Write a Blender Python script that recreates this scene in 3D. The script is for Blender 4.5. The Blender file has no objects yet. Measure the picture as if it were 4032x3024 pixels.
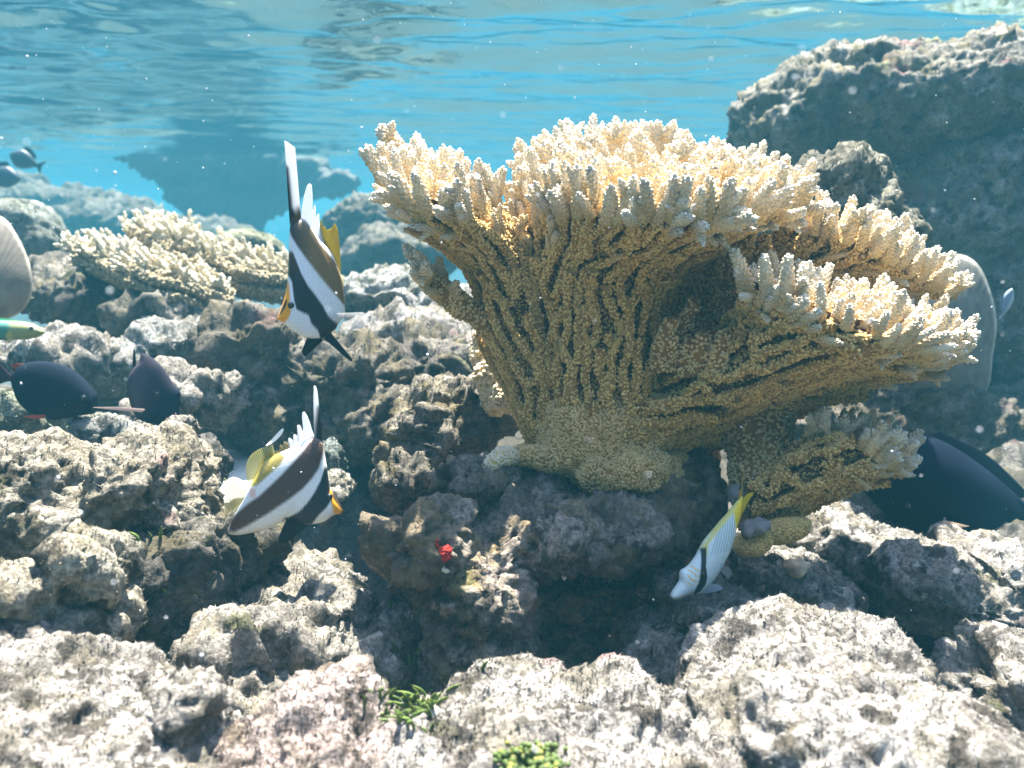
import bpy, bmesh, math, random
import numpy as np
from mathutils import Matrix, Vector

S = bpy.context.scene
COL = S.collection
F = 3492.0                       # focal length in pixels of the 4032 x 3024 frame
PITCH = math.radians(11.2)       # camera looks slightly down
CAM_Z = 1.2
CP, SP = math.cos(PITCH), math.sin(PITCH)

# ------------------------------------------------------------------ camera
cam_data = bpy.data.cameras.new("camera")
cam = bpy.data.objects.new("camera", cam_data)
COL.objects.link(cam)
cam.location = (0, 0, CAM_Z)
cam.rotation_euler = (math.radians(90) - PITCH, 0, 0)
cam_data.angle = math.radians(60)
cam_data.clip_start = 0.02
cam_data.clip_end = 500
cam_data.dof.use_dof = True
cam_data.dof.focus_distance = 1.12
cam_data.dof.aperture_fstop = 6.0
S.camera = cam

# ------------------------------------------------------------------ light
SUN_EL, SUN_AZ = math.radians(67), math.radians(4)     # azimuth measured from +Y, towards -X
sun_dir = Vector((math.sin(SUN_AZ) * math.cos(SUN_EL), math.cos(SUN_AZ) * math.cos(SUN_EL), math.sin(SUN_EL)))
w = bpy.data.worlds.new("World")
S.world = w
w.use_nodes = True
wn = w.node_tree.nodes
sky = wn.new("ShaderNodeTexSky")
sky.sky_type = 'NISHITA'
sky.sun_disc = False
sky.sun_elevation = SUN_EL
sky.sun_rotation = SUN_AZ
wn["Background"].inputs[1].default_value = 0.15
w.node_tree.links.new(sky.outputs[0], wn["Background"].inputs[0])
sl = bpy.data.lights.new("sun", 'SUN')
sl.energy = 5.0
sl.angle = math.radians(0.6)
sl.color = (1.0, 0.95, 0.86)
sun = bpy.data.objects.new("sun", sl)
COL.objects.link(sun)
sun.rotation_euler = sun_dir.to_track_quat('Z', 'Y').to_euler()
sun.location = (0, 2, 6)

S.view_settings.view_transform = 'Standard'
S.view_settings.look = 'None'
S.view_settings.exposure = 2.55
S.view_settings.gamma = 1.0
S.view_settings.use_curve_mapping = False
cy = S.cycles
cy.use_denoising = True
cy.denoiser = 'OPENIMAGEDENOISE'
cy.max_bounces = 6
cy.diffuse_bounces = 3
cy.glossy_bounces = 2
cy.transmission_bounces = 2
cy.transparent_max_bounces = 8
cy.volume_bounces = 1
cy.caustics_reflective = False
cy.caustics_refractive = False
cy.sample_clamp_indirect = 4.0

# ------------------------------------------------------------------ maths helpers
def P(px, py, d):
    """world point seen at photo pixel (px, py), d metres in front of the camera"""
    x = (px - 2016.0) / F * d
    v = (1512.0 - py) / F * d
    return np.array((x, d * CP + v * SP, CAM_Z - d * SP + v * CP))

AX = np.array((1.0, 0, 0)); AU = np.array((0, SP, CP)); AF = np.array((0, CP, -SP))
UP = np.array((0, 0, 1.0))

def unit(v):
    v = np.asarray(v, float)
    return v / np.maximum(np.linalg.norm(v, axis=-1, keepdims=True), 1e-9)

def _hash(ix, iy, iz, seed):
    h = (ix.astype(np.uint32) * np.uint32(374761393)) ^ (iy.astype(np.uint32) * np.uint32(668265263)) ^ (iz.astype(np.uint32) * np.uint32(2147483647)) ^ np.uint32(seed * 974711 + 77)
    h = (h ^ (h >> np.uint32(13))) * np.uint32(1274126177)
    h = (h ^ (h >> np.uint32(15))) * np.uint32(2246822519)
    return h ^ (h >> np.uint32(16))

_G = unit(np.array([(1,1,0),(-1,1,0),(1,-1,0),(-1,-1,0),(1,0,1),(-1,0,1),(1,0,-1),(-1,0,-1),(0,1,1),(0,-1,1),(0,1,-1),(0,-1,-1),(1,1,1),(-1,-1,1),(1,-1,-1),(-1,1,-1)], float))

def noise(p, seed=0):
    """gradient noise, about -1..1"""
    old = np.seterr(over='ignore')
    i = np.floor(p).astype(np.int64)
    f = p - i
    u = f * f * f * (f * (f * 6 - 15) + 10)
    out = np.zeros(len(p))
    for dx in (0, 1):
        wx = u[:, 0] if dx else 1 - u[:, 0]
        for dy in (0, 1):
            wy = u[:, 1] if dy else 1 - u[:, 1]
            for dz in (0, 1):
                wz = u[:, 2] if dz else 1 - u[:, 2]
                h = _hash(i[:, 0] + dx, i[:, 1] + dy, i[:, 2] + dz, seed)
                g = _G[(h & np.uint32(15)).astype(int)]
                out += wx * wy * wz * ((f - (dx, dy, dz)) * g).sum(1)
    np.seterr(**old)
    return out * 1.6

def fbm(p, seed=0, oct=4, gain=0.5):
    a, t, s = 1.0, 0, 0
    for k in range(oct):
        t = t + a * noise(p * 2.03 ** k, seed + k * 11)
        s += a
        a *= gain
    return t / s

def sstep(a, b, x):
    t = np.clip((x - a) / (b - a), 0, 1)
    return t * t * (3 - 2 * t)

def catmull(pts, n):
    """resample a polyline smoothly to n points (uniform in arc length)"""
    pts = np.asarray(pts, float)
    if len(pts) == 2:
        return pts[0] + (pts[1] - pts[0]) * np.linspace(0, 1, n)[:, None]
    q = np.vstack([2 * pts[0] - pts[1], pts, 2 * pts[-1] - pts[-2]])
    seg = []
    for k in range(len(pts) - 1):
        a, b, c, d = q[k], q[k + 1], q[k + 2], q[k + 3]
        t = np.linspace(0, 1, 12, endpoint=False)[:, None]
        seg.append(0.5 * (2 * b + (c - a) * t + (2 * a - 5 * b + 4 * c - d) * t ** 2 + (3 * b - a - 3 * c + d) * t ** 3))
    seg.append(pts[-1:])
    z = np.vstack(seg)
    return poly(z, n)

def poly(z, n):
    z = np.asarray(z, float)
    L = np.concatenate([[0], np.cumsum(np.linalg.norm(np.diff(z, axis=0), axis=1))])
    s = np.linspace(0, L[-1], n)
    return np.stack([np.interp(s, L, z[:, k]) for k in range(z.shape[1])], 1)

# ------------------------------------------------------------------ mesh helpers
class MB:
    """collects triangles and point colours; build() links them as ONE mesh object"""
    def __init__(self):
        self.v, self.f, self.c, self.n = [], [], [], 0
    def add(self, v, f, c):
        v = np.asarray(v, np.float32)
        c = np.asarray(c, np.float32)
        if c.ndim == 1:
            c = np.tile(c, (len(v), 1))
        self.v.append(v); self.f.append(np.asarray(f, np.int64) + self.n); self.c.append(c[:, :3]); self.n += len(v)
    def data(self):
        return np.vstack(self.v), np.vstack(self.f), np.vstack(self.c)
    def build(self, name, mat, parent=None, origin=None, smooth=True):
        v, f, c = self.data()
        return mesh_obj(name, v, f, c, mat, parent, origin, smooth)

def mesh_obj(name, v, f, c, mat, parent=None, origin=None, smooth=True):
    v = np.asarray(v, np.float32)
    if parent is not None:
        o0 = np.array(parent.location) if parent.parent is None else np.array(parent.location) + np.array(parent.parent.location)
        origin = o0 if origin is None else origin
        loc = np.asarray(origin) - o0
    else:
        if origin is None:
            origin = np.array((v[:, 0].mean(), v[:, 1].mean(), v[:, 2].min()))
        loc = np.asarray(origin)
    me = bpy.data.meshes.new(name)
    me.vertices.add(len(v)); me.loops.add(len(f) * 3); me.polygons.add(len(f))
    me.vertices.foreach_set("co", (v - np.asarray(origin, np.float32)).astype(np.float32).ravel())
    me.loops.foreach_set("vertex_index", np.asarray(f, np.int32).ravel())
    me.polygons.foreach_set("loop_start", np.arange(0, len(f) * 3, 3, dtype=np.int32))
    me.polygons.foreach_set("use_smooth", np.full(len(f), smooth))
    if c is not None:
        a = me.attributes.new("col", 'FLOAT_COLOR', 'POINT')
        a.data.foreach_set("color", np.hstack([np.asarray(c, np.float32), np.ones((len(v), 1), np.float32)]).ravel())
    me.update(calc_edges=True)
    me.materials.append(mat)
    o = bpy.data.objects.new(name, me)
    COL.objects.link(o)
    if parent is not None:
        o.parent = parent
    o.location = loc
    return o

def tag(o, label=None, cat=None, group=None, kind=None):
    if label: o["label"] = label
    if cat: o["category"] = cat
    if group: o["group"] = group
    if kind: o["kind"] = kind
    return o

def empty(name, loc):
    o = bpy.data.objects.new(name, None)
    o.empty_display_size = 0.05
    COL.objects.link(o)
    o.location = loc
    return o

def vnormals(v, f):
    n = np.cross(v[f[:, 1]] - v[f[:, 0]], v[f[:, 2]] - v[f[:, 0]])
    out = np.zeros_like(v)
    for k in range(3):
        for a in range(3):
            out[:, a] += np.bincount(f[:, k], n[:, a], len(v))
    return unit(out)

def grid_faces(nu, nv, closed=False):
    i, j = np.meshgrid(np.arange(nu - 1), np.arange(nv if closed else nv - 1), indexing='ij')
    a = i * nv + j; b = i * nv + (j + 1) % nv
    c = (i + 1) * nv + (j + 1) % nv; d = (i + 1) * nv + j
    return np.vstack([np.stack([a, b, c], -1).reshape(-1, 3), np.stack([a, c, d], -1).reshape(-1, 3)])

def frames(pts):
    t = unit(np.gradient(pts, axis=0))
    ref = np.where(np.abs(t[:, 2:3]) > 0.9, np.array((1.0, 0, 0)), UP)
    a = unit(np.cross(t, ref)); b = np.cross(t, a)
    return t, a, b

def tube(pts, rad, sides=8, cap=True):
    pts = np.asarray(pts, float); rad = np.broadcast_to(np.asarray(rad, float), (len(pts),))
    t, a, b = frames(pts)
    th = np.linspace(0, 2 * np.pi, sides, endpoint=False)
    v = pts[:, None, :] + rad[:, None, None] * (a[:, None, :] * np.cos(th)[None, :, None] + b[:, None, :] * np.sin(th)[None, :, None])
    v = v.reshape(-1, 3)
    f = grid_faces(len(pts), sides, True)[:, ::-1]
    if cap:
        n = len(v)
        v = np.vstack([v, pts[-1] + t[-1] * rad[-1] * 0.7, pts[0] - t[0] * rad[0] * 0.3])
        k = np.arange(sides); base = (len(pts) - 1) * sides
        f = np.vstack([f, np.stack([base + k, np.full(sides, n), base + (k + 1) % sides], 1)[:, ::-1],
                       np.stack([k, (k + 1) % sides, np.full(sides, n + 1)], 1)[:, ::-1]])
    return v, f

def align(dirs, rng):
    """rotation matrices that take +Z onto dirs with a random spin"""
    d = unit(dirs); n = len(d)
    ref = unit(rng.normal(size=(n, 3)))
    x = unit(np.cross(d, ref)); y = np.cross(d, x)
    return np.stack([x, y, d], -1)

def scatter(mb, proto, pos, dirs, scale, cols, rng, tip=None):
    """place copies of proto (v, f, t) ; cols = (base colours, tip colours), t blends them"""
    v, f, t = proto
    n = len(pos)
    if n == 0: return
    R = align(dirs, rng)
    sc = np.asarray(scale, float)
    if sc.ndim == 1: sc = sc[:, None].repeat(3, 1)
    vv = np.einsum('nij,nkj->nki', R, v[None] * sc[:, None, :]) + np.asarray(pos)[:, None, :]
    ff = (f[None] + (np.arange(n) * len(v))[:, None, None]).reshape(-1, 3)
    c0, c1 = cols
    cc = c0[:, None, :] * (1 - t[None, :, None]) + c1[:, None, :] * t[None, :, None]
    mb.add(vv.reshape(-1, 3), ff, cc.reshape(-1, 3))

# ------------------------------------------------------------------ materials
def mat_new(name):
    m = bpy.data.materials.new(name); m.use_nodes = True
    nt = m.node_tree
    return m, nt, nt.nodes, nt.links, nt.nodes["Principled BSDF"]

def node(nt, kind, **kw):
    n = nt.nodes.new(kind)
    for k, v in kw.items():
        if k.startswith("i_"):
            key = k[2:]
            n.inputs[int(key) if key.isdigit() else key.replace("_", " ")].default_value = v
        else:
            setattr(n, k, v)
    return n

def mixc(nt, fac, a, b, mode='MIX'):
    n = nt.nodes.new("ShaderNodeMix"); n.data_type = 'RGBA'; n.blend_type = mode
    for sock, val in ((n.inputs[0], fac), (n.inputs[6], a), (n.inputs[7], b)):
        if hasattr(val, "is_output"): nt.links.new(val, sock)
        else: sock.default_value = val if not isinstance(val, tuple) else (*val, 1)[:4]
    return n.outputs[2]

def ramp(nt, src, lo, hi):
    n = nt.nodes.new("ShaderNodeMapRange")
    n.interpolation_type = 'SMOOTHSTEP'
    n.inputs[1].default_value = lo; n.inputs[2].default_value = hi
    nt.links.new(src, n.inputs[0])
    return n.outputs[0]

def nz(nt, scale, detail=4.0, rough=0.55, kind="ShaderNodeTexNoise"):
    n = nt.nodes.new(kind)
    tc = nt.nodes.new("ShaderNodeTexCoord")
    nt.links.new(tc.outputs["Object"], n.inputs["Vector"])
    n.inputs["Scale"].default_value = scale
    if "Detail" in n.inputs: n.inputs["Detail"].default_value = detail
    if "Roughness" in n.inputs: n.inputs["Roughness"].default_value = rough
    return n.outputs[0]

def make_rock_mat(name, light, mid, dark, pink, fine=150.0, bump=0.006, green=0.55, speck=0.5):
    m, nt, N, L, b = mat_new(name)
    at = node(nt, "ShaderNodeAttribute", attribute_name="col")
    c = mixc(nt, ramp(nt, nz(nt, 9, 5, 0.6), 0.40, 0.60), mid, light)
    c = mixc(nt, ramp(nt, nz(nt, 26, 5, 0.65), 0.51, 0.61), c, dark)
    c = mixc(nt, ramp(nt, nz(nt, 5.3, 3, 0.6), 0.60, 0.68), c, pink)
    g = node(nt, "ShaderNodeMath", operation='MULTIPLY', i_1=green)
    L.new(ramp(nt, nz(nt, 12.7, 4, 0.6), 0.60, 0.70), g.inputs[0])
    c = mixc(nt, g.outputs[0], c, (0.16, 0.17, 0.055))
    c = mixc(nt, ramp(nt, nz(nt, fine * 1.1, 3, 0.7), 0.36, 0.64), mixc(nt, 0.55, c, (0.0, 0.0, 0.0)), c)
    ol = node(nt, "ShaderNodeMath", operation='MULTIPLY', i_1=0.62)
    L.new(ramp(nt, nz(nt, 17.0, 5, 0.62), 0.50, 0.62), ol.inputs[0])
    c = mixc(nt, ol.outputs[0], c, tuple(0.42 * a + b for a, b in zip(mid, (0.05, 0.035, 0.0))))
    tf = node(nt, "ShaderNodeMath", operation='MULTIPLY', i_1=0.66)
    L.new(ramp(nt, nz(nt, 7.5, 6, 0.68), 0.50, 0.60), tf.inputs[0])
    c = mixc(nt, tf.outputs[0], c, tuple(0.22 * a + b for a, b in zip(mid, (0.035, 0.028, 0.012))))
    sp = node(nt, "ShaderNodeMath", operation='MULTIPLY', i_1=speck)
    L.new(ramp(nt, nz(nt, fine * 0.62, 3, 0.6), 0.52, 0.60), sp.inputs[0])
    c = mixc(nt, sp.outputs[0], c, mixc(nt, 0.25, dark, c))
    c = mixc(nt, 1.0, c, at.outputs[0], 'MULTIPLY')
    L.new(c, b.inputs["Base Color"])
    b.inputs["Roughness"].default_value = 0.9
    b.inputs["Specular IOR Level"].default_value = 0.25
    bp = node(nt, "ShaderNodeBump", i_Strength=0.9, i_Distance=bump)
    L.new(nz(nt, fine, 5, 0.7), bp.inputs["Height"])
    L.new(bp.outputs[0], b.inputs["Normal"])
    return m

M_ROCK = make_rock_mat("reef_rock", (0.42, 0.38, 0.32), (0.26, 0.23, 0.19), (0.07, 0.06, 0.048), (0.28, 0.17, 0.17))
M_ROCK_DARK = make_rock_mat("shaded_turf_rock", (0.19, 0.17, 0.14), (0.09, 0.08, 0.065), (0.03, 0.027, 0.022), (0.13, 0.065, 0.06))  # turf rock; shade of the shadowed rocks is partly put into this colour
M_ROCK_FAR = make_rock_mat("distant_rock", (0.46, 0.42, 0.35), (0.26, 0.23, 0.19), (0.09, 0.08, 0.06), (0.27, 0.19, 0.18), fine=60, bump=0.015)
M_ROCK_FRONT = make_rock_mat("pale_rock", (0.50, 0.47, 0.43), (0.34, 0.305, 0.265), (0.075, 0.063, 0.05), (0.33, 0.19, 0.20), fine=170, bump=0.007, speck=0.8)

def make_coral_mat(name, var=0.5, rough=0.75, trans=0.0, bump=0.001):
    m, nt, N, L, b = mat_new(name)
    at = node(nt, "ShaderNodeAttribute", attribute_name="col")
    k = ramp(nt, nz(nt, 30, 4, 0.6), 0.3, 0.7)
    c = mixc(nt, k, mixc(nt, var, at.outputs[0], (0.0, 0.0, 0.0)), at.outputs[0])
    L.new(c, b.inputs["Base Color"])
    b.inputs["Roughness"].default_value = rough
    b.inputs["Specular IOR Level"].default_value = 0.3
    if bump:
        bp = node(nt, "ShaderNodeBump", i_Strength=0.6, i_Distance=bump)
        L.new(nz(nt, 500, 3), bp.inputs["Height"])
        L.new(bp.outputs[0], b.inputs["Normal"])
    return m

M_CORAL = make_coral_mat("coral_skin", 0.22)

def make_fish_mat(name, rough=0.45, spec=0.4):
    m, nt, N, L, b = mat_new(name)
    at = node(nt, "ShaderNodeAttribute", attribute_name="col")
    v = nt.nodes.new("ShaderNodeTexVoronoi")
    tc = nt.nodes.new("ShaderNodeTexCoord")
    L.new(tc.outputs["Object"], v.inputs["Vector"])
    v.inputs["Scale"].default_value = 420
    c = mixc(nt, ramp(nt, v.outputs["Distance"], 0.2, 0.9), at.outputs[0], mixc(nt, 0.10, at.outputs[0], (0, 0, 0)))
    L.new(c, b.inputs["Base Color"])
    b.inputs["Roughness"].default_value = rough
    b.inputs["Specular IOR Level"].default_value = spec
    bp = node(nt, "ShaderNodeBump", i_Strength=0.25, i_Distance=0.0006)
    L.new(v.outputs["Distance"], bp.inputs["Height"])
    L.new(bp.outputs[0], b.inputs["Normal"])
    return m

M_FISH = make_fish_mat("fish_scales")
M_FISH_DARK = make_fish_mat("dark_fish_skin", 0.9, 0.03)

def make_fin_mat(name, clear):
    m, nt, N, L, b = mat_new(name)
    at = node(nt, "ShaderNodeAttribute", attribute_name="col")
    L.new(at.outputs[0], b.inputs["Base Color"])
    b.inputs["Roughness"].default_value = 0.5
    tl = nt.nodes.new("ShaderNodeBsdfTranslucent")
    L.new(at.outputs[0], tl.inputs[0])
    mx = nt.nodes.new("ShaderNodeMixShader"); mx.inputs[0].default_value = 0.62
    L.new(b.outputs[0], mx.inputs[1]); L.new(tl.outputs[0], mx.inputs[2])
    tr = nt.nodes.new("ShaderNodeBsdfTransparent")
    m2 = nt.nodes.new("ShaderNodeMixShader"); m2.inputs[0].default_value = clear
    L.new(mx.outputs[0], m2.inputs[1]); L.new(tr.outputs[0], m2.inputs[2])
    L.new(m2.outputs[0], N["Material Output"].inputs[0])
    return m

M_FIN = make_fin_mat("fin_membrane", 0.0)
M_FIN_CLEAR = make_fin_mat("clear_fin_membrane", 0.5)
M_FIN_GLASS = make_fin_mat("glassy_fin_membrane", 0.78)
M_EYE, _nt, _, _, _b = mat_new("fish_eye")
_b.inputs["Base Color"].default_value = (0.01, 0.01, 0.012, 1); _b.inputs["Roughness"].default_value = 0.08

def plain(name, col, rough=0.7):
    m, nt, N, L, b = mat_new(name)
    at = node(nt, "ShaderNodeAttribute", attribute_name="col")
    L.new(at.outputs[0], b.inputs["Base Color"])
    b.inputs["Roughness"].default_value = rough
    return m
M_PLAIN = plain("soft_tissue", None)

# ------------------------------------------------------------------ water surface, haze
def water_surface():
    ang = np.concatenate([np.linspace(-180, -45, 60, endpoint=False), np.linspace(-45, 45, 620, endpoint=False), np.linspace(45, 180, 60)])
    ang = np.radians(ang)
    r = 0.25 * (70 / 0.25) ** np.linspace(0, 1, 620)
    rr, aa = np.meshgrid(r, ang, indexing='ij')
    x = rr * np.sin(aa); y = rr * np.cos(aa)
    rng = np.random.default_rng(5)
    z = np.zeros_like(x)
    for k in range(60):
        wl = 0.06 * (1.5 / 0.06) ** rng.random()
        th = math.radians(rng.normal(96, 24))
        kx, ky = math.cos(th) * 2 * math.pi / wl, math.sin(th) * 2 * math.pi / wl
        amp = 0.0038 * wl ** 0.95
        ph = rng.random() * 6.28
        fade = np.clip(1.2 - rr / (wl * 110), 0, 1)
        bend = 0.9 * np.sin(x * 0.8 + k) + 0.5 * np.sin(y * 0.9 + 2 * k)
        z += amp * fade * np.sin(kx * x + ky * y + ph + bend)
    v = np.stack([x, y, CAM_Z + 0.58 + z], -1).reshape(-1, 3)
    m, nt, N, L, b = mat_new("water_surface")
    fr = node(nt, "ShaderNodeFresnel", i_IOR=1.33)
    gl = node(nt, "ShaderNodeBsdfGlossy"); gl.inputs["Roughness"].default_value = 0.13
    gl.inputs["Color"].default_value = (0.55, 0.86, 0.97, 1)  # blue of the long water path put into the reflection's colour
    tr = node(nt, "ShaderNodeBsdfTransparent")
    mx = node(nt, "ShaderNodeMixShader")
    bp = node(nt, "ShaderNodeBump", i_Strength=0.5, i_Distance=0.012)
    L.new(nz(nt, 9.0, 3, 0.5), bp.inputs["Height"])
    L.new(bp.outputs[0], gl.inputs["Normal"]); L.new(bp.outputs[0], fr.inputs["Normal"])
    L.new(fr.outputs[0], mx.inputs[0]); L.new(tr.outputs[0], mx.inputs[1]); L.new(gl.outputs[0], mx.inputs[2])
    L.new(mx.outputs[0], N["Material Output"].inputs[0])
    f = grid_faces(len(r), len(ang))
    n = np.cross(v[f[0, 1]] - v[f[0, 0]], v[f[0, 2]] - v[f[0, 0]])
    if n[2] < 0: f = f[:, ::-1]
    o = mesh_obj("water_surface", v, f, None, m, origin=np.array((0, 0, CAM_Z + 0.58)))
    tag(o, kind="structure")
water_surface()

def haze():
    bm = bmesh.new()
    bmesh.ops.create_cube(bm, size=1)
    for vtx in bm.verts:
        vtx.co.x *= 150; vtx.co.y *= 150
        vtx.co.z = CAM_Z + 0.72 if vtx.co.z > 0 else -3.0
    me = bpy.data.meshes.new("haze"); bm.to_mesh(me); bm.free()
    o = bpy.data.objects.new("haze", me); COL.objects.link(o)
    m = bpy.data.materials.new("sea_water_haze"); m.use_nodes = True
    nt = m.node_tree; nt.nodes.remove(nt.nodes["Principled BSDF"])
    pv = nt.nodes.new("ShaderNodeVolumePrincipled")
    pv.inputs["Color"].default_value = (0.046, 0.205, 0.280, 1)
    pv.inputs["Absorption Color"].default_value = (0.0, 0.02, 0.04, 1)
    pv.inputs["Density"].default_value = 0.066
    pv.inputs["Anisotropy"].default_value = 0.0
    nt.links.new(pv.outputs[0], nt.nodes["Material Output"].inputs["Volume"])
    me.materials.append(m)
    tag(o, kind="stuff")
haze()

# ------------------------------------------------------------------ seabed
def seabed_height(x, y):
    p = np.stack([x, y, np.zeros_like(x)], 1)
    d = np.hypot(x, y)
    z = CAM_Z - 0.60 - 0.10 * sstep(2.5, 5, d) + 0.10 * np.clip((y - 0.7) / 2, 0, 1) * sstep(0.6, 2.0, d)
    z += -0.16 * sstep(1.5, 1.0, d) - 0.14 * sstep(1.75, 1.45, d) 
    z += 0.07 * fbm(p * 2.2, 3, 4) + 0.05 * (np.abs(fbm(p * 6, 9, 4)) * 2 - 0.5) + 0.022 * fbm(p * 22, 4, 4, 0.6)
    z -= 1.4 * sstep(2.9, 5.5, d)
    z += 0.16 * sstep(4, 10, d) * fbm(p * 0.7, 31, 4)
    return z

def seabed():
    ang = np.concatenate([np.linspace(-180, -50, 40, endpoint=False), np.linspace(-50, 50, 560, endpoint=False), np.linspace(50, 180, 40)])
    ang = np.radians(ang)
    r = 0.2 * (90 / 0.2) ** np.linspace(0, 1, 560)
    rr, aa = np.meshgrid(r, ang, indexing='ij')
    x = (rr * np.sin(aa)).ravel(); y = (rr * np.cos(aa)).ravel()
    z = seabed_height(x, y)
    v = np.stack([x, y, z], 1)
    f = grid_faces(len(r), len(ang))
    n = np.cross(v[f[0, 1]] - v[f[0, 0]], v[f[0, 2]] - v[f[0, 0]])
    if n[2] < 0: f = f[:, ::-1]
    c = np.ones((len(v), 3)) * (0.85 + 0.35 * noise(v * 14, 8))[:, None]
    o = mesh_obj("seabed", v, f, c, M_ROCK_DARK, origin=np.array((0, 0, CAM_Z - 0.6)))
    tag(o, kind="structure")
seabed()

# ------------------------------------------------------------------ rocks
def remesh(ells, vox):
    """union of ellipsoids -> one closed skin"""
    bm = bmesh.new()
    for c, (rx, ry, rz), rot in ells:
        M = Matrix.Translation(Vector(c)) @ Matrix(((1, 0, 0, 0), (0, CP, SP, 0), (0, -SP, CP, 0), (0, 0, 0, 1))) @ Matrix.Rotation(rot, 4, 'Y') @ Matrix.Diagonal((rx, ry, rz, 1))
        bmesh.ops.create_icosphere(bm, subdivisions=4, radius=1, matrix=M)
    me = bpy.data.meshes.new("tmp"); bm.to_mesh(me); bm.free()
    o = bpy.data.objects.new("tmp", me); COL.objects.link(o)
    md = o.modifiers.new("r", 'REMESH'); md.mode = 'VOXEL'; md.voxel_size = vox
    dg = bpy.context.evaluated_depsgraph_get()
    ev = o.evaluated_get(dg); m2 = ev.to_mesh()
    v = np.zeros(len(m2.vertices) * 3, np.float32); m2.vertices.foreach_get("co", v); v = v.reshape(-1, 3).astype(float)
    m2.calc_loop_triangles()
    f = np.zeros(len(m2.loop_triangles) * 3, np.int32); m2.loop_triangles.foreach_get("vertices", f); f = f.reshape(-1, 3).astype(np.int64)
    ev.to_mesh_clear()
    bpy.data.objects.remove(o); bpy.data.meshes.remove(me)
    return v, f

def laplace(v, f, it):
    e = np.vstack([f[:, (0, 1)], f[:, (1, 2)], f[:, (2, 0)]])
    e = np.vstack([e, e[:, ::-1]])
    cnt = np.bincount(e[:, 0], minlength=len(v))[:, None]
    for _ in range(it):
        s = np.stack([np.bincount(e[:, 0], v[e[:, 1], k], len(v)) for k in range(3)], 1)
        v = v * 0.45 + 0.55 * s / np.maximum(cnt, 1)
    return v

def sample_surface(v, f, n, rng):
    a, b, c = v[f[:, 0]], v[f[:, 1]], v[f[:, 2]]
    cr = np.cross(b - a, c - a); ar = np.linalg.norm(cr, axis=1)
    idx = rng.choice(len(f), n, p=ar / ar.sum())
    r1, r2 = np.sqrt(rng.random(n))[:, None], rng.random(n)[:, None]
    return a[idx] * (1 - r1) + b[idx] * r1 * (1 - r2) + c[idx] * r1 * r2, unit(cr[idx]), idx

def E(px, py, d, rx, ry, rd, rot=0.0):
    return (P(px, py, d), (rx * d / F, rd, ry * d / F), math.radians(rot))

def rock(label, ells, vox, seed, mat=None, amp=1.0, hair=0, hair_len=0.006, group=None, smooth=6, tint=(1, 1, 1), name="rock", cat="rock"):
    rng = np.random.default_rng(seed)
    v, f = remesh(ells, vox)
    v = laplace(v, f, smooth)
    size = float(np.ptp(v, axis=0).max())
    n = vnormals(v, f)
    off = seed * 3.7
    p = v + off
    warp = np.stack([noise(p * 7, seed + 1), noise(p * 7, seed + 2), noise(p * 7, seed + 3)], 1) * 0.022
    q = p + warp
    k = amp
    ch = max(1.0, vox / 0.006)                 # coarser rocks get coarser lumps
    d = k * 0.042 * ch ** 0.6 * fbm(q * 6 / ch ** 0.6, seed, 2)
    rid = 1 - 2.2 * np.abs(noise(q * 13 / ch ** 0.5, seed + 5))
    d += k * 0.016 * ch ** 0.5 * rid
    d += k * 0.010 * ch ** 0.5 * noise(q * 30 / ch ** 0.5, seed + 7)
    pit = sstep(0.18, 0.55, noise(q * 38 / ch ** 0.5, seed + 17))
    d -= k * 0.013 * ch ** 0.5 * pit
    d -= k * 0.0105 * ch ** 0.6 * sstep(0.15, 0.5, noise(q * 72 / ch ** 0.6, seed + 18))
    d += k * 0.0075 * ch ** 0.7 * noise(q * 70 / ch ** 0.7, seed + 9)
    d += k * 0.0050 * ch * noise(q * 150 / ch, seed + 10)
    v = v + n * d[:, None]
    c = np.ones((len(v), 3)) * np.array(tint)
    c *= (1 + 0.22 * noise(q * 55 / ch, seed + 21))[:, None]
    mb = MB(); mb.add(v, f, c)
    if v[:, 1].min() < 1.6: SKINS.append((v, f))
    if hair:
        pos, nn, idx = sample_surface(v, f, int(hair * 0.14), rng)
        keep = nn[:, 2] > -0.6
        pos, nn = pos[keep], nn[keep]
        dens = noise((pos + off) * 18, seed + 30)
        keep = dens > -0.45 + 0.5 * rng.random(len(pos)) - 0.25
        pos, nn = pos[keep], nn[keep]
        m = len(pos)
        dr = unit(nn * 0.75 + rng.normal(size=(m, 3)) * 0.6 + UP * 0.15)
        side = unit(np.cross(dr, rng.normal(size=(m, 3))))
        ln = hair_len * 0.75 * (0.45 + 1.0 * rng.random(m))[:, None]
        wd = hair_len * (0.12 + 0.16 * rng.random(m))[:, None]
        tri = np.stack([pos - side * wd - nn * 0.001, pos + side * wd - nn * 0.001, pos + dr * ln], 1).reshape(-1, 3)
        b = (0.7 + 0.9 * rng.random(m))[:, None] * np.array(tint)
        warm = rng.random(m)[:, None]
        b = b * (np.array((1.06, 1.0, 0.9)) * warm + np.array((0.95, 0.98, 1.06)) * (1 - warm))
        mb.add(tri, np.arange(m * 3).reshape(-1, 3), np.repeat(b, 3, 0))
    o = mb.build(name, mat or M_ROCK)
    tag(o, label, cat, group)
    return o, v, f

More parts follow.
